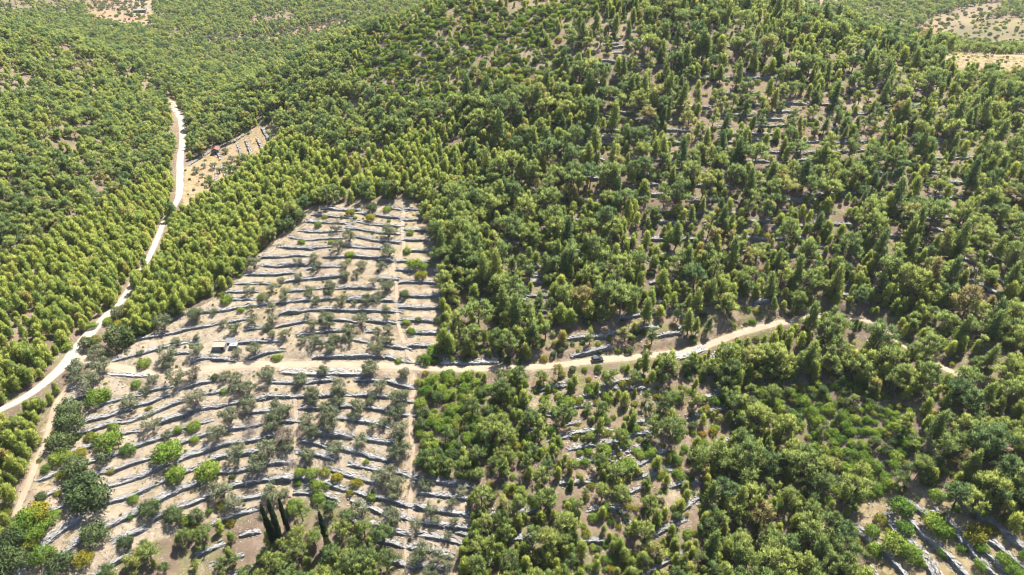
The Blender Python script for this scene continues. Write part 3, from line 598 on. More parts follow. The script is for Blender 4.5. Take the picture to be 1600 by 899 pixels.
# ------------------------------------------------------------------ scatter the forest over the ground by zone
def jitter_grid(x0, x1, y0, y1, s, seed):
    r = np.random.RandomState(seed); gx, gy = np.meshgrid(np.arange(x0, x1, s), np.arange(y0, y1, s))
    return gx.ravel() + r.uniform(-.48, .48, gx.size) * s, gy.ravel() + r.uniform(-.48, .48, gx.size) * s
def clear_of_roads(x, y, pad): 
    ok = np.ones(len(x), bool)
    for nm, (L, zc, mt) in roads.items():
        for i in range(0, len(L), 2):
            ok &= (x - L[i, 0]) ** 2 + (y - L[i, 1]) ** 2 > (L[i, 2] + (pad if not nm.startswith('foot') else pad * .6)) ** 2
    return ok
trees = []                                                       # x, y, variant, scale, zstretch
shrubs = []                                                      # x, y, list code, scale
def zone_px(x, y):
    return project(x, y, hz(x, y))
def frame_ok(x, y, z, m=130):
    px, py, d = project(x, y, z); return (px > -m * 2.2) & (px < 1600 + m * 2.2) & (py > -m) & (py < 899 + m * 1.4) & (d > 40)
def plant_zone(x0, x1, y0, y1, s, seed, sel, variants, sc_, prob, pad=2.2, out=trees):
    x, y = jitter_grid(x0, x1, y0, y1, s, seed); z = hz(x, y); px, py, d = project(x, y, z); r = np.random.RandomState(seed + 1)
    k = sel(px, py, x, y) & frame_ok(x, y, z); pr = prob(px, py, x, y) if callable(prob) else np.full(len(x), prob)
    k &= r.rand(len(x)) < pr; x, y = x[k], y[k]
    k = clear_of_roads(x, y, pad); x, y = x[k], y[k]
    v = np.array(variants)[r.randint(0, len(variants), len(x))]; sz = sc_[0] + (sc_[1] - sc_[0]) * r.rand(len(x)) ** 1.2
    out.extend(zip(x, y, v, sz, r.uniform(.88, 1.15, len(x))))
ZONED = [TERR, HUTF, CORNER, BARE]
nz_ = lambda px, py: ~(inside(TERR, px, py) | inside(HUTF, px, py) | inside(CORNER, px, py) | inside(BARE, px, py))
yng = lambda px, py: inside(YOUNG1, px, py) | inside(YOUNG2, px, py) | inside(YOUNG3, px, py)
sparse = lambda px, py: inside(SPARSE1, px, py) | inside(SPARSE2, px, py) | inside(SPARSE3, px, py) | inside(SPARSE5, px, py)
grn = lambda px, py: inside(GREEN1, px, py) | inside(GREEN2, px, py)
maq = lambda px, py: inside(MAQ, px, py)
gap = lambda x, y: np.clip((fbm(x, y, 26, 91, 3) - .25) * 7, .38, 1)
# young dense plantation
plant_zone(-420, 20, 85, 470, 2.5, 11, lambda a, b, x, y: yng(a, b) & nz_(a, b), range(6), (.5, 1.25), lambda a, b, x, y: np.clip(gap(x, y) + .1, 0, .97), .9)
plant_zone(-420, 20, 150, 470, 11.0, 12, lambda a, b, x, y: yng(a, b) & nz_(a, b), [6, 7, 9, 12], (.6, .9), .35, 3)
# left hill and valley woods
plant_zone(-520, 120, 200, 540, 3.7, 13, lambda a, b, x, y: (a < 760) & (b < 460) & ~yng(a, b) & nz_(a, b) & ~maq(a, b) & ~sparse(a, b), [0, 1, 2, 6, 6, 7, 8, 8, 9, 10], (.65, 1.15), lambda a, b, x, y: gap(x, y) * np.where((a < 260) & (b < 160), .7, 1.0), 2.4)
# central and right slope
plant_zone(-30, 420, 160, 460, 4.6, 14, lambda a, b, x, y: (a >= 690) & (b < 585) & ~yng(a, b) & nz_(a, b) & ~maq(a, b) & ~sparse(a, b), [0, 1, 6, 7, 8, 9, 10, 11, 12, 13], (.55, 1.5), lambda a, b, x, y: gap(x, y) * np.where((a > 900) & (b < 440), .56, .7), 2.6)
plant_zone(-30, 420, 160, 460, 3.0, 15, lambda a, b, x, y: (a >= 690) & (b < 585) & ~yng(a, b) & nz_(a, b) & ~maq(a, b) & ~sparse(a, b), range(6), (.42, 1.1), lambda a, b, x, y: np.clip((fbm(x, y, 30, 123, 3) - .38) * 4, .05, .85) * np.where((a > 1000) & (b < 440), .5, 1), 1.8)
plant_zone(-30, 420, 160, 460, 5.0, 16, lambda a, b, x, y: sparse(a, b) & (b < 585), [1, 3, 9, 10, 11, 12, 8], (.65, 1.2), .52, 2.6)
# lower woods
plant_zone(-60, 260, 80, 210, 2.9, 17, lambda a, b, x, y: (a > 640) & (a < 1130) & (b > 572) & nz_(a, b) & ~sparse(a, b) & ~grn(a, b), [0, 1, 2, 3, 4, 5, 6, 7, 8, 9], (.5, 1.05), lambda a, b, x, y: gap(x, y) * .95, 2.0)
plant_zone(-60, 260, 80, 210, 3.7, 170, lambda a, b, x, y: (a >= 1130) & (b > 572) & nz_(a, b) & ~sparse(a, b) & ~grn(a, b), [0, 1, 2, 3, 4, 5, 6, 7, 8, 9, 13], (.6, 1.2), lambda a, b, x, y: gap(x, y) * np.where(a > 1150, 1, .92), 2.2)
plant_zone(60, 260, 80, 210, 6.5, 18, lambda a, b, x, y: (a > 1080) & (b > 572) & nz_(a, b) & ~grn(a, b), [6, 7, 8, 10, 12, 13], (.95, 1.4), .5, 3)
plant_zone(-60, 230, 85, 200, 4.4, 19, lambda a, b, x, y: (inside(SPARSE1, a, b)) & (b > 575), [0, 2, 4, 7, 9], (.5, 1.0), .5, 2.2)
plant_zone(-60, 230, 85, 200, 6.0, 20, lambda a, b, x, y: grn(a, b), [0, 2, 7, 9], (.5, .95), .33, 2.2)
# wood at the foot of the olive terraces
WOOD = [(395,800),(470,795),(545,800),(590,830),(622,880),(622,960),(395,960)]; WOOD2 = [(170,875),(240,850),(330,835),(392,815),(392,960),(150,960)]
plant_zone(-110, -20, 85, 150, 3.7, 21, lambda a, b, x, y: inside(WOOD, a, b), [6, 7, 8, 13, 2, 4], (.65, 1.05), .95, 2)
plant_zone(-130, -20, 85, 150, 4.6, 22, lambda a, b, x, y: inside(WOOD2, a, b), [6, 7, 8, 2, 4], (.45, .85), .7, 2)
# hilltop maquis: few low pines
plant_zone(-160, 160, 290, 480, 6.0, 23, lambda a, b, x, y: maq(a, b) & nz_(a, b), [0, 2, 4, 8], (.5, .85), .6, 2)
# far valleys
ffield = lambda a, b: inside(FIELD_TL, a, b) | inside(FIELD_TR, a, b) | inside(FIELD_TL2, a, b) | inside(FIELD_TR2, a, b) | inside(FIELD_TR3, a, b)
plant_zone(-1000, 800, 520, 1150, 5.6, 24, lambda a, b, x, y: ~ffield(a, b) & (b > -60), [0, 2, 6, 7, 8, 9], (.75, 1.2), lambda a, b, x, y: np.clip((fbm(x, y, 70, 44, 3) - .28) * 7, .25, .97), 2)
plant_zone(-1000, 800, 540, 1150, 14, 25, lambda a, b, x, y: ffield(a, b), [0, 8], (.4, .7), .12, 2)
# hand-placed big pines the photograph shows singly: px, py of the foot, variant, scale
for px, py, v, s_ in [(1134,572,6,1.28),(1040,588,8,1.15),(1048,690,7,1.3),(1020,680,10,1.1),(1443,560,13,1.15),(820,372,13,.8),(1260,845,13,1.2),(1225,870,6,1.1),(1180,660,7,1.1),(1125,240,12,1.1),(1205,172,11,1.05),(985,150,12,1.1),(1035,95,11,1),(905,180,12,1),(965,270,6,1.05),(880,660,8,.95),(940,650,6,.75),(1540,780,6,1.3),(1580,770,8,1.2),(1490,790,7,1.15),(332,330,10,1.0),(240,880,7,1.0),(215,893,6,.95),(296,848,8,.75),(345,833,2,.9),(520,880,7,.95),(575,895,6,1.0)]:
    gx, gy, gz = ground(px, py, ZZ); trees.append((gx[0], gy[0], v, s_, 1.0))
trees = np.array(trees)
# keep the stretches of road open that the photograph shows open (trees were felled along them)
open_pts = []
for nm, (L, zc, mt) in roads.items():
    a, b, _ = project(L[:, 0], L[:, 1], zc)
    if nm == 'dirt_track': k = (a < 990) | ((a > 1062) & (a < 1098)) | ((a > 1152) & (a < 1250)) | ((a > 1350) & (a < 1372))
    elif nm == 'gravel_road': k = (b < 318) | ((b > 352) & (b < 406)) | (b > 445)
    elif nm == 'field_path': k = b > 600
    else: k = np.ones(len(a), bool)
    open_pts.append(np.c_[a, b][k])
open_pts = np.concatenate(open_pts)
open_pts = np.r_[open_pts, [[411, 793], [418, 800], [423, 790], [437, 787], [504, 811], [413, 805], [1480, 94], [1500, 98], [1520, 95], [1540, 98], [1560, 95], [1580, 98], [1595, 95], [1530, 104], [1570, 105], [920, 560], [930, 556], [940, 558], [945, 562], [915, 566], [337, 228], [337, 235], [345, 235], [421, 830], [430, 830], [442, 835], [425, 805], [437, 805], [448, 800], [508, 830], [507, 815], [960, 703], [972, 702], [983, 703], [960, 712], [980, 712]]]
_cx, _cy = np.meshgrid(np.arange(1330, 1600, 14), np.arange(770, 899, 14)); _in = inside(CORNER, _cx, _cy); open_pts = np.r_[open_pts, np.c_[_cx[_in], _cy[_in]]]
def blocks(x, y, H, R, frac=1.0):
    z = hz(x, y); p0, b0, d0 = project(x, y, z); p1, b1, d1 = project(x, y, z + H); rp = R * FPX / d0 * frac; bad = np.zeros(len(x), bool)
    for a, b in open_pts: bad |= (b > b1 + 1) & (b < b0 + 1) & (np.abs(a - p0 - (p1 - p0) * np.clip((b0 - b) / np.maximum(b0 - b1, 1), 0, 1)) < rp)
    return bad
_H = np.array([p.size[0] for p in PINES])[trees[:, 2].astype(int)] * trees[:, 3]; _R = np.array([p.size[1] for p in PINES])[trees[:, 2].astype(int)] * trees[:, 3]
hand = np.zeros(len(trees), bool); hand[-27:] = True
trees = trees[~blocks(trees[:, 0], trees[:, 1], _H, _R) | hand]

# shrubs -------------------------------------------------------------
#   codes: g green, y yellow, d dark evergreen
def shrub_zone(x0, x1, y0, y1, s, seed, sel, codes, sc_, prob, pad=.8):
    tmp = []; plant_zone(x0, x1, y0, y1, s, seed, sel, range(len(codes)), sc_, prob, pad, tmp)
    shrubs.extend((x, y, codes[int(v)], s_, True) for x, y, v, s_, _ in tmp)
shrub_zone(-60, 230, 85, 200, 2.5, 31, lambda a, b, x, y: grn(a, b), 'ggggd', (.7, 1.5), .85)
shrub_zone(-60, 230, 85, 200, 3.3, 32, lambda a, b, x, y: (a > 640) & (b > 572) & nz_(a, b) & ~grn(a, b), 'gggggyyd', (.45, 1.15), .75)
shrub_zone(60, 240, 85, 170, 4.0, 33, lambda a, b, x, y: inside(CORNER, a, b), 'ggyd', (.4, .9), .3)
shrub_zone(-30, 420, 160, 460, 4.2, 34, lambda a, b, x, y: (a > 690) & (b < 585) & nz_(a, b) & ~maq(a, b), 'ggygdd', (.4, 1.1), .62)
shrub_zone(-200, 200, 270, 500, 2.9, 35, lambda a, b, x, y: maq(a, b), 'ggdgydg', (.6, 1.5), lambda a, b, x, y: np.clip((fbm(x, y, 16, 71, 3) - .28) * 6, .3, 1))
shrub_zone(-520, 100, 230, 540, 6.0, 36, lambda a, b, x, y: (a < 700) & (b < 460) & nz_(a, b), 'gddg', (.5, 1.3), .3)
shrub_zone(-170, -10, 85, 300, 5.5, 37, lambda a, b, x, y: inside(TERR, a, b), 'ggyd', (.16, .42), .42, .3)
shrub_zone(-260, -80, 300, 420, 6, 38, lambda a, b, x, y: inside(HUTF, a, b), 'gdd', (.3, .7), .3, .3)
shrub_zone(150, 420, 330, 460, 5, 39, lambda a, b, x, y: inside(BARE, a, b), 'gyd', (.35, .7), .3, .3)
shrub_zone(-1000, 800, 540, 1150, 7, 40, lambda a, b, x, y: ffield(a, b), 'gdy', (.6, 1.7), .4, .3)
SHR = {  # traced: crop -> x,y,radius(zoom px),code
'E':'620,230,95,d;630,350,100,d;540,510,100,d;550,640,70,g;690,720,90,d;950,510,100,g;870,110,82,g;1490,600,112,g;1000,380,40,g;800,460,45,y;1140,570,55,g;1310,210,25,y;1560,400,35,g;720,600,50,y;410,740,35,g;490,430,30,y;690,460,25,g;560,800,50,y;350,670,20,y;980,760,35,y;620,500,40,y',
'I':'740,100,110,d;820,220,140,d;350,330,95,y;240,430,95,g;330,500,80,g;150,580,85,d;290,590,70,y;150,780,105,d;20,760,65,y;400,710,80,g;560,790,85,d;740,750,70,y;840,540,95,d;1120,610,60,d;1340,310,80,d;1540,370,75,d;520,170,32,y;1190,220,40,g;1150,380,30,g;370,210,40,d;470,380,60,g;30,590,30,y;40,340,45,y',
'J':'440,440,60,d;630,350,40,y;545,80,88,g;290,110,68,g;1210,350,55,g;540,395,25,g;360,470,40,g;720,130,25,d;430,530,50,y;700,480,35,y',
'D':'370,490,50,g;1110,570,20,y;990,610,32,d;1070,740,30,g;300,680,35,g;1540,440,40,g;170,280,105,d;240,240,60,d;360,215,42,d;135,140,35,y;440,145,50,g;60,120,40,g;20,770,40,g;280,90,45,g;150,60,60,d;420,70,60,g;640,40,60,d',
'F':'360,480,50,g;215,515,28,y;365,600,35,g',
'H':'220,170,45,g;310,165,35,g;245,260,45,g;320,275,22,g;535,235,40,y;600,95,20,g;635,345,32,g;95,410,48,g;265,345,42,g;390,205,40,y;130,170,35,g;120,240,30,g;490,310,28,y;1290,200,25,g',
'C':'690,750,30,g;920,740,62,g;1010,650,65,g;1130,620,52,d;1010,745,38,g;1160,735,30,g;865,395,30,d;1035,395,42,d;760,420,38,g;800,490,35,g;880,500,25,g;740,170,45,d',
'A':'945,95,38,g;815,85,48,d;615,500,38,g;600,555,22,g;1185,590,62,g;1270,605,40,g;1245,680,60,y;960,200,18,g;1120,470,35,g;1150,305,35,g;390,165,30,y;330,240,35,g;180,390,30,g;660,175,20,y;440,390,22,g;620,120,45,y;800,170,45,y;30,180,70,d;60,240,80,d;150,160,70,d',
'B':'440,485,30,g;265,330,38,y;310,395,50,g;620,370,32,g;30,200,70,d;260,250,50,d;620,240,20,y',
'Q':'250,440,62,d;330,390,42,g;290,460,30,y;540,230,38,y;30,460,45,g;290,250,45,g','M':'610,535,68,g;540,640,100,g;660,720,80,g;745,810,35,g;850,470,90,g;900,540,80,g;1170,560,85,y;1300,540,50,y;590,370,90,g;860,270,55,g;910,730,45,g;1070,690,40,g;1200,820,48,g;1390,760,55,g;1220,680,45,g;1557,750,45,g;360,550,60,g;430,450,60,y;380,700,60,g;1470,850,60,g',
'K':'510,500,35,g;620,620,60,g;780,560,42,g;700,580,28,y;640,740,50,y;800,740,70,g;850,440,38,g;640,470,38,g;760,480,45,g;990,620,40,g;1480,235,40,g;340,240,50,g;200,460,40,g;1050,810,30,g;1200,810,45,g;500,110,28,y;640,200,50,g;250,330,40,d',
}
ring = dict(g=1.5, y=1.5, d=1.6)
_sx = np.array([q[0] for q in shrubs]); _sy = np.array([q[1] for q in shrubs]); _ss = np.array([q[3] for q in shrubs]); _bad = blocks(_sx, _sy, _ss * 1.8, _ss * 1.5)
shrubs = [q for q, b in zip(shrubs, _bad) if not b]
for c, s in SHR.items():
    for q in s.split(';'):
        x, y, rr, code = q.split(','); px, py = cp(c, float(x), float(y)); rp = float(rr) / CROP[c][2]
        rp *= .85 if c == 'M' else 1
        gx, gy, gz = ground(px, py + rp * .45, ZZ); dd = math.sqrt(gx[0] ** 2 + gy[0] ** 2 + (CAMZ - gz[0]) ** 2)
        shrubs.append((gx[0], gy[0], code, rp * dd / FPX / ring[code] * 1.02, False))
# olives -------------------------------------------------------------
OLV = {
'A':'490,270,50;610,345,60;960,295,75;510,430,60;960,465,90;290,530,45;150,570,45;320,610,50;570,600,45;720,600,50;890,605,45;570,690,50;670,680,40;435,775,45;930,780,60;820,740,40;540,170,20',
'B':'560,70,60;800,220,40;520,310,50;835,320,50;830,380,45;1060,300,50;1240,270,50;1050,350,35;720,290,45;660,370,40;720,450,45;1110,400,50;1340,390,60;1230,320,40;200,500,35;530,470,35;545,560,60;720,560,50;280,610,40;390,640,60;650,650,35;830,700,50;700,620,40;1080,610,55;1230,600,55;1030,530,30;1190,530,50;1510,570,70;1400,690,50;1100,760,60;1280,740,45;1000,750,45;50,520,60;960,200,40;720,700,40;1370,180,45;1560,400,50',
'C':'100,100,45;430,210,50;510,200,45;610,100,50;80,380,60;580,290,40;590,370,35;260,480,60;600,470,45;510,500,45;140,560,65;260,560,55;100,640,60;20,600,40;550,570,55;510,650,60;450,620,40;30,840,50;440,810,65;740,850,50;300,250,30;620,560,40',
'D':'820,80,70;660,300,45;590,420,75;590,490,65;840,370,65;830,270,30;340,400,30;1340,370,60;550,140,75;660,620,80;810,580,65;450,640,50;1080,610,50;1180,620,55;1460,590,90;1200,700,65;1290,720,65;830,800,90;250,850,70;380,740,45;1280,830,70;1190,400,40;1530,840,50',
'Q':'140,680,100;360,530,85;400,660,100;290,810,100;130,790,60',
'F':'0,460,75;680,400,80;560,540,80;860,310,70;1100,370,110;1050,450,90;1180,330,60;1160,570,80;740,730,85;1010,690,90;930,820,90;1290,60,60;1410,200,65;1410,260,50;1540,320,50;1350,430,65;1510,400,60;1380,530,70;1540,500,40;1370,730,55;1180,640,60;770,650,40',
'G':'380,100,50;180,200,60;280,300,65;500,240,75;520,300,60;780,90,75;870,230,65;1080,140,50;1010,340,80;1090,310,45;390,430,60;440,500,75;450,580,70;680,420,70;800,320,50;1000,480,70;1060,430,50;1040,620,80;800,600,45;290,630,65;700,720,70;480,790,70;1040,690,70;1060,770,85;1000,840,70;240,850,65;660,490,60;510,370,60;780,380,40;900,560,50',
'H':'760,180,70;700,210,60;810,250,70;790,320,55;780,470,60;800,520,45;1020,250,50;1270,300,40;1200,380,40;1050,440,50;1220,510,35;660,570,35;950,540,45;1000,700,60;950,780,60;1100,770,50;1050,860,50;1180,800,45;1090,510,35;1180,620,35;560,430,75',
'E':'940,630,70;1480,460,45','J':'650,230,85;730,330,70;1030,240,95;1130,260,40',
'R':'410,600,42;620,520,42;555,590,40;475,650,38;545,420,40;205,650,42;290,600,30;700,560,25;270,710,28',
}
olives = []
for c, s in OLV.items():
    for q in s.split(';'):
        x, y, rr = map(float, q.split(',')); px, py = cp(c, x, y); rp = rr / CROP[c][2]
        gx, gy, gz = ground(px, py + rp * .62, ZZ); dd = math.sqrt(gx[0] ** 2 + gy[0] ** 2 + (CAMZ - gz[0]) ** 2)
        olives.append((gx[0], gy[0], float(np.clip(rp * dd / FPX / 2.35 * .92, .32, 1.45))))
far_ol = []
plant_zone(-1000, 500, 540, 1150, 8.0, 41, lambda a, b, x, y: inside([(290,78),(330,56),(560,28),(545,75),(440,84),(380,76)], a, b) | inside([(140,-10),(235,-10),(225,20),(150,18)], a, b), range(5), (.9, 1.2), .75, 2, far_ol)

# ------------------------------------------------------------------ labels that single things out
MARKS = [('the dark parked car',931,562),('the flat-roofed stone hut',343,543),('the red-roofed hut',337,232),('the cypress group',428,815),('the road junction',122,558),
 ('the footpath\'s upper end',632,318),('the ruined stone hut',972,705),('the dirt track\'s uphill bend',1296,491),('the far end of the gravel road',270,163),('the lower footpath\'s end',637,893),
 ('the footpath crossing on the track',648,576),('the short footpath\'s lower end',455,775),('the bottom right picture corner',1600,899),('the bottom left picture corner',0,899),
 ('the middle of the picture',800,450),('the bare hillcrest patch',1530,95),('the middle of the bottom edge',800,899),('the middle of the right edge',1600,450),('the top of the hill',980,20),
 ('the lower field path\'s middle',60,710),('the stone corner terraces',1450,860),('the bottom edge below the ruin',1050,899),('the woods\' edge above the car',930,430),('the narrow gravel road stretch',240,385),
 ('the olive terraces\' upper corner',482,325),('the green shrub thicket',720,640),('the pine gully',1290,690),('the middle of the left edge',0,450)]
MX = np.array([[m[1], m[2]] for m in MARKS], float)
def ordinal(n):
    one = ['', 'first','second','third','fourth','fifth','sixth','seventh','eighth','ninth','tenth','eleventh','twelfth','thirteenth','fourteenth','fifteenth','sixteenth','seventeenth','eighteenth','nineteenth']
    ten = ['', '', 'twenty','thirty','forty','fifty','sixty','seventy','eighty','ninety']
    if n < 20: return one[n]
    if n < 100: return (ten[n // 10] + '-' + one[n % 10]) if n % 10 else ten[n // 10][:-1] + 'ieth'
    return '%dth' % n if n % 10 not in (1, 2, 3) or n % 100 in (11, 12, 13) else '%d%s' % (n, {1: 'st', 2: 'nd', 3: 'rd'}[n % 10])
def place_labels(P, every=None):
    """for each photograph point: 'closest to the …', ranked among all look-alikes"""
    P = np.asarray(P, float); E = P if every is None else np.asarray(every, float)
    D = np.hypot(P[:, None, 0] - MX[None, :, 0], P[:, None, 1] - MX[None, :, 1]); DE = np.sort(np.hypot(E[:, None, 0] - MX[None, :, 0], E[:, None, 1] - MX[None, :, 1]), axis=0)
    out = []
    for i in range(len(P)):
        rk = [int(np.searchsorted(DE[:, k], D[i, k] - 1e-6)) + 1 for k in range(len(MARKS))]; k = int(np.argmin(np.array(rk) + D[i] / 60.0)); n = rk[k]
        out.append(('closest to ' if n == 1 else ordinal(n) + ' closest to ') + MARKS[k][0])
    return out

# ------------------------------------------------------------------ build walls
def wall_mid(W):
    p = np.array(W['px']); return p[len(p) // 2] if len(p) > 2 else p.mean(0)
wl = place_labels([wall_mid(W) for W in walls])
def wall_rank(W):
    p = np.array(W['px']); vis_ = (p[:, 0] > 8) & (p[:, 0] < 1592) & (p[:, 1] > 8) & (p[:, 1] < 893)
    return (0 if W['crop'] == 'Z' else 1000) + np.hypot(*(p[-1] - p[0])) if vis_.any() else -1
shown = set(np.argsort([-wall_rank(W) for W in walls])[:298]); heap = []
for i, W in enumerate(walls):
    if i not in shown: make_wall(W, '', i + 1, heap); continue
    o, c0, Lt = make_wall(W, 'dry_stone_wall', i + 1)
    look = ('wide grey rubble bank' if W['crop'] == 'rubble' else 'broad pale dry-stone terrace wall' if W['wid'] > 1.85 else 'long grey dry-stone terrace wall' if Lt > 26 else 'short grey dry-stone wall' if Lt < 11 else 'grey dry-stone terrace wall')
    tag(o, look + ', ' + wl[i], 'stone wall', 'dry-stone walls holding the terraces', 'thing')

V, F = join(heap)
tag(add('collapsed_walls', mesh('collapsed_walls', V, [F], M['stone'])), 'low collapsed terrace walls showing between the pines', 'walls', None, 'stuff')

# ------------------------------------------------------------------ trees: the largest in view singly, the rest as forest
def place_tree(name, kind, v, x, y, s, zs, rot, label, cat, group):
    o = bpy.data.objects.new(name, None); C.objects.link(o); o.location = (x, y, float(hz(x, y)) - .05); o.rotation_euler = (0, 0, rot); o.scale = (s, s, s * zs); o.empty_display_size = .5
    add('trunk', v.trunk, o); add('crown', v.crown, o); tag(o, label, cat, group); return o
def scatter(name, P, rot, S, ID, protos, label, cat):
    me = bpy.data.meshes.new(name); P = np.asarray(P, np.float32); me.vertices.add(len(P)); me.vertices.foreach_set('co', P.ravel())
    for an, ty, dat, f in (('rot', 'FLOAT_VECTOR', rot, 'vector'), ('scl', 'FLOAT_VECTOR', S, 'vector'), ('idx', 'INT', ID, 'value')):
        a = me.attributes.new(an, ty, 'POINT'); a.data.foreach_set(f, np.asarray(dat, np.int32 if ty == 'INT' else np.float32).ravel())
    col_ = bpy.data.collections.new(name + '_kinds')
    for k, p in enumerate(protos):
        q = bpy.data.objects.new('%s_%02d' % (name, k), p.proto.data); col_.objects.link(q)
    ng = bpy.data.node_groups.new(name, 'GeometryNodeTree'); ng.interface.new_socket('Geometry', in_out='INPUT', socket_type='NodeSocketGeometry'); ng.interface.new_socket('Geometry', in_out='OUTPUT', socket_type='NodeSocketGeometry')
    n, l = ng.nodes, ng.links; gi = n.new('NodeGroupInput'); go = n.new('NodeGroupOutput'); ip = n.new('GeometryNodeInstanceOnPoints'); ci = n.new('GeometryNodeCollectionInfo')
    ci.inputs['Collection'].default_value = col_; ci.inputs['Separate Children'].default_value = True; ci.inputs['Reset Children'].default_value = True
    def na(nm, ty):
        q = n.new('GeometryNodeInputNamedAttribute'); q.data_type = ty; q.inputs['Name'].default_value = nm; return q.outputs['Attribute']
    er = n.new('FunctionNodeEulerToRotation'); l.new(na('rot', 'FLOAT_VECTOR'), er.inputs[0]); l.new(er.outputs[0], ip.inputs['Rotation']); l.new(na('scl', 'FLOAT_VECTOR'), ip.inputs['Scale']); l.new(na('idx', 'INT'), ip.inputs['Instance Index'])
    ip.inputs['Pick Instance'].default_value = True; l.new(gi.outputs[0], ip.inputs['Points']); l.new(ci.outputs[0], ip.inputs['Instance']); l.new(ip.outputs[0], go.inputs[0])
    o = add(name, me); md = o.modifiers.new('scatter', 'NODES'); md.node_group = ng; tag(o, label, cat, None, 'stuff'); return o
def euler(n, r, tilt=.06): return np.c_[r.normal(0, tilt, n), r.normal(0, tilt, n), r.uniform(0, 6.283, n)]

tz = hz(trees[:, 0], trees[:, 1]); Hs = np.array([p.size[0] for p in PINES]); Rs_ = np.array([p.size[1] for p in PINES]); vi = trees[:, 2].astype(int)
tpx, tpy, tdep = project(trees[:, 0], trees[:, 1], tz + Hs[vi] * trees[:, 3] * .6)
vis = (tpx > 12) & (tpx < 1588) & (tpy > 12) & (tpy < 890); pxsize = np.where(vis, trees[:, 3] ** 2 * Hs[vi] * Rs_[vi] / tdep ** 2, 0)
order = np.argsort(-pxsize); big = order[:300]; rest = order[300:]
pl = place_labels(np.c_[tpx, tpy][big], np.c_[tpx, tpy][vis])
LOOK = {'young': 'young conical yellow-green pine', 'round': 'round-crowned green pine', 'open': 'open straggly pine', 'spire': 'tall pointed dark-green pine', 'umbrella': 'spreading flat-topped pine'}
r = np.random.RandomState(5)
for lab, i in zip(pl, big):
    p = PINES[vi[i]]; k = [q for q in LOOK if q in p.name][0]
    lab_ = LOOK[k] + ', of all pines ' + lab
    place_tree('pine_tree', k, p, trees[i, 0], trees[i, 1], trees[i, 3], trees[i, 4], r.uniform(0, 6.28), lab_, 'pine tree', 'pines standing on the slope')
R_ = trees[rest]; n = len(R_)
scatter('pine_forest', np.c_[R_[:, 0], R_[:, 1], tz[rest] - .05], euler(n, r), np.c_[R_[:, 3], R_[:, 3], R_[:, 3] * R_[:, 4]], vi[rest], PINES, 'dense pine forest covering the hills and valleys', 'forest')

ow = np.array(olives); ozz = hz(ow[:, 0], ow[:, 1]); opx, opy, odp = project(ow[:, 0], ow[:, 1], ozz + 2.2 * ow[:, 2]); ol = place_labels(np.c_[opx, opy])
for i, (x, y, s) in enumerate(olives):
    look = 'large spreading grey-green olive' if s > 1.15 else 'small grey-green olive' if s < .75 else 'grey-green olive'
    place_tree('olive_tree', 'olive', OL[r.randint(5)], x, y, s, r.uniform(.9, 1.1), r.uniform(0, 6.28), look + ', of all olives ' + ol[i], 'olive tree', 'olive trees planted on the terraces')
fo = np.array(far_ol)
scatter('olive_orchard', np.c_[fo[:, 0], fo[:, 1], hz(fo[:, 0], fo[:, 1])], euler(len(fo), r), np.repeat(fo[:, 3:4], 3, 1), fo[:, 2].astype(int), OL, 'far grey-green olive orchard in the valley', 'orchard')

SV = {'g': SG, 'y': SY, 'd': SD}; allsh = SG + SY + SD; base_i = {'g': 0, 'y': len(SG), 'd': len(SG) + len(SY)}
sx = np.array([s[0] for s in shrubs]); sy = np.array([s[1] for s in shrubs]); ss = np.array([s[3] for s in shrubs]); rnd = np.array([s[4] for s in shrubs]); sz = hz(sx, sy)
spx, spy, sdp = project(sx, sy, sz + .8 * ss); svis = (spx > 5) & (spx < 1595) & (spy > 5) & (spy < 895)
bare = inside(TERR, spx, spy) | inside(CORNER, spx, spy)          # in the open, where nothing covers them
size = np.where(svis, ss / sdp, 0) * np.where(~rnd, 2.5, np.where(bare, 1.3, 1.0)); so_ = np.argsort(-size); sb, sr = so_[:300], so_[300:]
sl = place_labels(np.c_[spx, spy][sb], np.c_[spx, spy][svis])
for lab, i in zip(sl, sb):
    c = shrubs[i][2]; v = SV[c][r.randint(len(SV[c]))]; s = ss[i]
    nm, lk, ct = {'g': ('shrub', 'rounded fresh-green shrub', 'shrub'), 'y': ('shrub', 'low yellow-green shrub', 'shrub'), 'd': ('evergreen_bush', 'dense dark evergreen bush', 'bush')}[c]
    o = bpy.data.objects.new(nm, None); C.objects.link(o); o.location = (sx[i], sy[i], sz[i] - .05); o.rotation_euler = (0, 0, r.uniform(0, 6.28)); o.scale = (s, s, s * r.uniform(.85, 1.15))
    add('stem', v.trunk, o); add('foliage', v.crown, o); tag(o, lk + ', of all shrubs ' + lab, ct, 'shrubs growing on the slope')
sidx = np.array([base_i[shrubs[i][2]] + r.randint(len(SV[shrubs[i][2]])) for i in sr])
scatter('shrubbery', np.c_[sx[sr], sy[sr], sz[sr] - .05], euler(len(sr), r), np.repeat(ss[sr][:, None], 3, 1) * np.c_[np.ones(len(sr)), np.ones(len(sr)), r.uniform(.8, 1.15, len(sr))], sidx, allsh, 'low evergreen undergrowth between the pines', 'undergrowth')

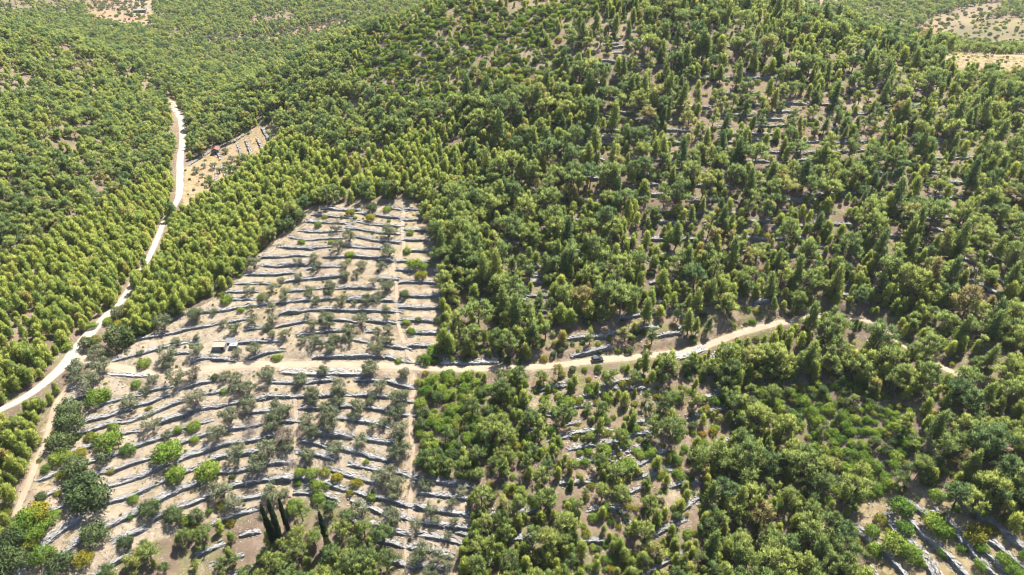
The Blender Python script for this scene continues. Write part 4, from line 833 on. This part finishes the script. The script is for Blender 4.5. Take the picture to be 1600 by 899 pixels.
cyp = [(428,852,1.05,0,1.55),(432,853,.95,1,1.2),(441,853,1.15,0,1.6),(450,828,.95,1,1.35),(512,852,1.0,0,1.4)]
CLAB = ['slim dark cypress, leftmost of the close cypress trio', 'shorter dark cypress in the middle of the close trio', 'tallest dark cypress, on the right of the close trio', 'small dark cypress standing behind the close cypress trio', 'dark cypress standing alone among the pines']
for (px, py, s, v, zst), lab in zip(cyp, CLAB):
    gx, gy, gz = ground(px, py, ZZ); place_tree('cypress_tree', 'cypress', CY[v], gx[0], gy[0], s, zst, px, lab, 'cypress', 'dark cypresses below the olive terraces')
for (px, py, s), lab in zip([(453,724,1.5),(395,660,1.3),(388,680,1.6),(548,683,1.0),(414,655,1.1),(545,818,1.6)], ['grey dead brush pile beside the short footpath', 'upper grey dead brush heap between olive terraces', 'wide grey dead brush heap on a terrace wall', 'small grey dead brush heap between olives on the right terraces', 'grey dead brush under the large double olive', 'bleached bare dead shrub at the pine wood edge']):
    gx, gy, gz = ground(px, py, ZZ); o = add('dead_brush', DB[px % 2].crown, loc=(gx[0], gy[0], gz[0]), rotz=px, scale=(s, s, s * (2.2 if px == 545 else .9))); tag(o, lab, 'brush pile', 'grey dead brush')

# dry grass and loose stones on the open ground
gz_ = []; plant_zone(-200, 210, 88, 320, 1.5, 51, lambda a, b, x, y: inside(TERR, a, b) | inside(CORNER, a, b) | inside(SPARSE1, a, b) | inside(SPARSE5, a, b), range(4), (.5, 1.3), lambda a, b, x, y: np.clip((fbm(x, y, 8, 17, 3) - .33) * 3.6, 0.06, .9), .3, gz_)
plant_zone(-300, 400, 200, 460, 3.0, 52, lambda a, b, x, y: inside(HUTF, a, b) | inside(BARE, a, b) | inside(MAQ, a, b) | inside(SPARSE2, a, b) | inside(SPARSE4, a, b), range(4), (.8, 1.7), .6, .3, gz_)
ga = np.array(gz_); n = len(ga)
scatter('grass', np.c_[ga[:, 0], ga[:, 1], hz(ga[:, 0], ga[:, 1])], euler(n, r), np.repeat(ga[:, 3:4], 3, 1), ga[:, 2].astype(int), GT, 'dry straw-coloured grass tufts on the terraces', 'grass')
class Rock: pass
rocks = []
for k in range(3):
    rr = np.random.RandomState(k); V, F = stones(np.array([[0, 0, .1]]), np.array([[1., 0]]), np.array([[.5, .4, .3]]), rr); q = Rock(); q.proto = bpy.data.objects.new('rock%d' % k, mesh('loose_rock', V, [F], M['rubble'])); rocks.append(q)
st_ = []; plant_zone(-200, 210, 88, 320, 1.3, 61, lambda a, b, x, y: inside(TERR, a, b) | inside(CORNER, a, b) | sparse(a, b), range(3), (.3, 1.1), lambda a, b, x, y: np.clip((fbm(x, y, 9, 27, 3) - .42) * 5, .05, .9), .1, st_)
ga = np.array(st_); n = len(ga)
scatter('rubble', np.c_[ga[:, 0], ga[:, 1], hz(ga[:, 0], ga[:, 1])], euler(n, r, .3), np.repeat(ga[:, 3:4], 3, 1), ga[:, 2].astype(int), rocks, 'loose grey stones strewn over the terraces', 'stones')

# ------------------------------------------------------------------ huts, ruin, far house, car
def boxes(lst):
    """axis boxes (x0,x1,y0,y1,z0,z1) -> arrays"""
    V, F = [], []
    for b in lst:
        x0, x1, y0, y1, z0, z1 = b; o = len(V) * 8
        V.append([(x0,y0,z0),(x1,y0,z0),(x1,y1,z0),(x0,y1,z0),(x0,y0,z1),(x1,y0,z1),(x1,y1,z1),(x0,y1,z1)])
        F += [[o+4,o+5,o+6,o+7],[o,o+1,o+5,o+4],[o+1,o+2,o+6,o+5],[o+2,o+3,o+7,o+6],[o+3,o,o+4,o+7],[o+3,o+2,o+1,o]]
    return np.array(V, float).reshape(-1, 3), np.array(F)
def root(name, px, py, rot, label, cat, group=None):
    gx, gy, gz = ground(px, py, ZZ); o = bpy.data.objects.new(name, None); C.objects.link(o); o.location = (gx[0], gy[0], gz[0]); o.rotation_euler = (0, 0, rot); return tag(o, label, cat, group)
def part(name, parent, lst, mat):
    V, F = boxes(lst); return add(name, mesh(name, V, [F], mat), parent)
def block_wall(name, parent, x0, x1, y0, y1, z0, z1, mat, seed, cut=None):
    """walls of a small hut laid in rough blocks on all four sides"""
    rr = np.random.RandomState(seed); cen, tan, siz = [], [], []
    for (ax, ay, bx, by) in ((x0, y0, x1, y0), (x1, y0, x1, y1), (x1, y1, x0, y1), (x0, y1, x0, y0)):
        L = math.hypot(bx - ax, by - ay); t = np.array([(bx - ax) / L, (by - ay) / L]); k = int(L / .42)
        for row in range(int((z1 - z0) / .28)):
            for q in range(k):
                s = (q + .5 + .3 * (row % 2)) / k * L; x, y, z = ax + t[0] * s, ay + t[1] * s, z0 + .28 * (row + .5)
                if cut and abs(y - y0) < .1 and cut[0] < x < cut[1] and z < cut[2]: continue
                cen.append((x, y, z)); tan.append(t); siz.append((.5, .36, .31))
    V, F = stones(np.array(cen), np.array(tan), np.array(siz), rr); return add(name, mesh(name, V, [F], mat), parent)
grey = plain('grey_plaster', (.16, .165, .18), .9); slab = plain('sand_slab', (.215, .175, .14), .95); white = plain('white_slab', (.19, .185, .175), .9); sheet = plain('grey_sheet', (.13, .14, .15), .85)
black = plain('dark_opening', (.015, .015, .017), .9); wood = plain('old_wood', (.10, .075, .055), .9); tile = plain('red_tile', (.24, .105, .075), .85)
h = root('stone_hut', 342.5, 548.5, .06, 'small flat-roofed stone hut with dark doorway above the dirt track', 'hut')
block_wall('wall', h, -2.0, 2.0, 0, 2.7, -.6, 1.9, grey, 1, cut=(.75, 1.6, 1.7)); rf = part('roof', h, [(-2.25, 2.25, -.3, 3.0, 1.92, 2.10)], slab); part('parapet', rf, [(-2.25, 2.25, 2.72, 3.0, 2.103, 2.28)], slab)
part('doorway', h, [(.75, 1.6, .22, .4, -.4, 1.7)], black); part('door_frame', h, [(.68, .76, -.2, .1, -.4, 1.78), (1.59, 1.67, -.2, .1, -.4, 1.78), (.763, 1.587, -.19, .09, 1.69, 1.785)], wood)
h = root('water_cistern', 365, 545.5, .06, 'small grey cistern block with white slab top beside the stone hut', 'cistern')
block_wall('wall', h, -1.2, 1.2, 0, 1.5, -.6, 1.4, grey, 2); rf = part('cover', h, [(-1.4, 1.4, -.2, 1.75, 1.41, 1.58)], white); part('hatch', rf, [(-.3, .3, .5, 1.1, 1.583, 1.66)], sheet)
h = root('lean_to', 360.5, 539, .06, 'low lean-to with grey sheet roof behind the small cistern', 'shed')
part('post', h, [(-1.75, -1.6, 0, .15, -.5, .9)], wood); part('post', h, [(1.6, 1.75, 0, .15, -.5, .9)], wood); part('post', h, [(-1.75, -1.6, 1.9, 2.05, -.5, 1.5)], wood); part('post', h, [(1.6, 1.75, 1.9, 2.05, -.5, 1.5)], wood)
for k in range(5):
    q = part('roof_sheet', h, [(-.36, .36, -1.2, 1.2, 0, .04)], sheet); q.location = (-1.5 + .75 * k, 1.0, 1.3 + .03 * (k % 2)); q.rotation_euler = (math.radians(16), 0, 0)
h = root('red_roofed_hut', 337, 241, .1, 'tiny gabled hut with red tiled roof above the white road', 'hut')
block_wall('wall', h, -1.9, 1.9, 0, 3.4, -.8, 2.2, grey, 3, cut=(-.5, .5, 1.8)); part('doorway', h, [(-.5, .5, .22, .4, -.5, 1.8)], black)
add('gable', mesh('gable', np.array([(-2, -.02, 2.2), (2, -.02, 2.2), (0, -.02, 3.3), (-2, 3.42, 2.2), (2, 3.42, 2.2), (0, 3.42, 3.3)]), [np.array([[0, 1, 2], [4, 3, 5]])], grey), h)
for sg in (-1, 1):
    q = part('roof', h, [(-1.28, 1.28, -2.05, 2.05, 0, .12)], tile); q.location = (sg * 1.12, 1.7, 2.78); q.rotation_euler = (0, sg * math.atan2(1.1, 2.0), 0)
    tl = []
    for k in range(9): tl.append((-1.25, 1.25, -1.98 + .46 * k - .06, -1.98 + .46 * k + .06, .123, .19))
    part('tile_rows', q, tl, tile)
h = root('ruined_hut', 971, 712, .15, 'roofless ruin of pale stones among green shrubs', 'ruin')
for nm, b in (('back_wall', (-2.6, 2.6, 2.6, 3.1, -.3, 1.0)), ('side_wall', (-2.7, -2.2, -.6, 2.55, -.3, .8)), ('side_wall', (2.2, 2.7, .6, 2.55, -.3, .7)), ('inner_wall', (-.3, .2, .4, 2.5, -.3, .9))):
    rr = np.random.RandomState(len(nm)); k = int((b[1] - b[0]) * (b[3] - b[2]) * 16) + 8
    V, F = stones(np.c_[rr.uniform(b[0], b[1], k), rr.uniform(b[2], b[3], k), rr.uniform(b[4], b[5], k)], np.tile([1., 0], (k, 1)), rr.uniform(.35, .75, (k, 3)) * [1, 1, .7], rr); add(nm, mesh(nm, V, [F], M['rubble']), h)
rr = np.random.RandomState(3); k = 40; V, F = stones(np.c_[rr.normal(0, 2, k), rr.normal(0, 1.1, k), rr.uniform(0, .25, k)], np.tile([1., 0], (k, 1)), rr.uniform(.25, .6, (k, 3)), rr); add('fallen_stones', mesh('fallen_stones', V, [F], M['rubble']), h)
h = root('farm_shed', 219, 20, .2, 'long pale farm shed far off in the upper valley fields', 'shed')
part('wall', h, [(-7, 7, 0, 6, -1.5, 3)], white); q = part('roof', h, [(-7.6, 7.6, -.7, 3.4, 0, .2)], sheet); q.location = (0, 0, 3.05); q.rotation_euler = (.22, 0, 0); q = part('roof', h, [(-7.6, 7.6, -3.4, .7, 0, .2)], sheet); q.location = (0, 6, 3.05); q.rotation_euler = (-.22, 0, 0)
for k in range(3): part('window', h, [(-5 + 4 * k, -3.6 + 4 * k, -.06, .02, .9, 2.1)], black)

paint = plain('car_paint', (.018, .026, .042), .25, .3, 1.0); glass = plain('car_glass', (.02, .03, .03), .08, 0, .5); rubber = plain('tyre_rubber', (.02, .02, .02), .9); alloy = plain('alloy', (.5, .5, .52), .35, .9); lamp = plain('lamp_glass', (.75, .75, .72), .2); redl = plain('tail_lamp', (.35, .02, .02), .3)
gx, gy, gz = ground(931.5, 565.5, ZZ); Lr, zr, _ = roads['dirt_track']; k = int(np.argmin(np.hypot(Lr[:, 0] - gx[0], Lr[:, 1] - gy[0]))); dv = Lr[k + 2] - Lr[k - 2]
car = bpy.data.objects.new('parked_car', None); C.objects.link(car); nn = unit(np.array([-dv[1], dv[0]])); car.location = (Lr[k, 0] - nn[0] * .3, Lr[k, 1] - nn[1] * .3, zr[k] + .01); car.rotation_euler = (0, -math.atan2(zr[k + 2] - zr[k - 2], np.hypot(dv[0], dv[1])), math.atan2(dv[1], dv[0])); car.scale = (1.05, 1.05, 1.05)
tag(car, 'dark blue hatchback car parked on the dirt track', 'car')
prof = [(-2.05,.35),(-2.1,.62),(-2.0,.92),(-1.6,.98),(1.0,.96),(1.75,.84),(2.05,.66),(2.08,.36),(1.75,.24),(-1.8,.24)]
V = []; F = []; ys = [(-.86, .93), (-.80, 1), (.80, 1), (.86, .93)]; np_ = len(prof)
for yy, kk in ys: V += [(x * (1 if kk == 1 else .985), yy, .6 + (z - .6) * kk) for x, z in prof]
for s_ in range(3): F += [[s_ * np_ + i, (s_ + 1) * np_ + i, (s_ + 1) * np_ + (i + 1) % np_, s_ * np_ + (i + 1) % np_] for i in range(np_)]
me = mesh('body', np.array(V), [np.array(F), np.array([list(range(np_))[::1], [3 * np_ + i for i in range(np_)][::-1]])], paint, smooth=False); body = add('body', me, car)
cab = [(-1.95,.95),(-1.55,1.44),(.35,1.47),(1.15,.95)]
V = []; 
for yy, kk in ((-.80, 0), (-.62, 1), (.62, 1), (.80, 0)): V.append([(x, yy, z) for x, z in cab])
cabv = np.array([(-1.95,-.8,.95),(1.15,-.8,.94),(1.15,.8,.94),(-1.95,.8,.95),(-1.55,-.62,1.44),(.35,-.62,1.47),(.35,.62,1.47),(-1.55,.62,1.44)]); add('roof', mesh('roof', cabv, [BF], paint), car)
def pane(nm, pts): 
    p = np.array(pts, float); c = cabv.mean(0); nrm = np.cross(p[1] - p[0], p[2] - p[0]); nrm /= np.linalg.norm(nrm); nrm *= 1 if ((p.mean(0) - c) @ nrm) > 0 else -1
    m_ = p.mean(0); p = m_ + (p - m_) * .86 + nrm * .012; V = np.r_[p, p - nrm * .02]; add(nm, mesh(nm, V, [np.array([[0, 1, 2, 3], [7, 6, 5, 4]])], glass), car)
a = cabv; pane('windscreen', [a[1], a[2], a[6], a[5]]); pane('rear_window', [a[0], a[3], a[7], a[4]])
for s_ in (0, 1):
    lo0, lo1, hi0, hi1 = (a[0], a[1], a[4], a[5]) if s_ == 0 else (a[3], a[2], a[7], a[6]); ml, mh = lo0 * .5 + lo1 * .5, hi0 * .5 + hi1 * .5
    pane('side_window', [lo0, ml, mh, hi0]); pane('side_window', [ml, lo1, hi1, mh])
for wx in (-1.3, 1.3):
    for wy in (-.78, .78):
        tv, tf = tube([(wx, wy - .1, .31), (wx, wy + .1, .31)], [.31, .31], 16); n_ = len(tv); wh = add('wheel', mesh('wheel', tv, [tf, np.array([list(range(16)), list(range(16, 32))])], rubber), car)
        e = wy + (.102 if wy > 0 else -.102); rv, rf_ = tube([(wx, e - .012, .31), (wx, e + .012, .31)], [.19, .19], 12); add('rim', mesh('rim', rv, [rf_, np.array([list(range(12)), list(range(12, 24))])], alloy), wh)
for sy_ in (-.55, .55):
    part('headlight', car, [(1.93, 2.085, sy_ - .17, sy_ + .17, .62, .76)], lamp); part('tail_light', car, [(-2.11, -1.98, sy_ * 1.2 - .1, sy_ * 1.2 + .1, .66, .9)], redl)
    part('mirror', car, [(.62, .78, sy_ * 1.62 - .09, sy_ * 1.62 + .09, .96, 1.1)], paint)
part('number_plate', car, [(2.07, 2.095, -.25, .25, .4, .5)], lamp)

# ------------------------------------------------------------------ summer haze
hm = bpy.data.materials.new('haze'); hm.use_nodes = True; hn = hm.node_tree.nodes; hn.clear(); ho = hn.new('ShaderNodeOutputMaterial'); hv = hn.new('ShaderNodeVolumePrincipled')
hv.inputs['Color'].default_value = (.86, .93, 1, 1); hv.inputs['Density'].default_value = .00004; hv.inputs['Anisotropy'].default_value = .2
hm.node_tree.links.new(hv.outputs[0], ho.inputs['Volume'])
V, F = boxes([(GX[0] - 30, GX[-1] + 30, GY[0] - 30, GY[-1] + 30, float(ZZ.min()) - 3, max(CAMZ + 6, float(ZZ.max()) + 15))])
tag(add('haze', mesh('haze', V, [F], hm)), 'thin pale summer haze over the far valley', None, None, 'stuff')
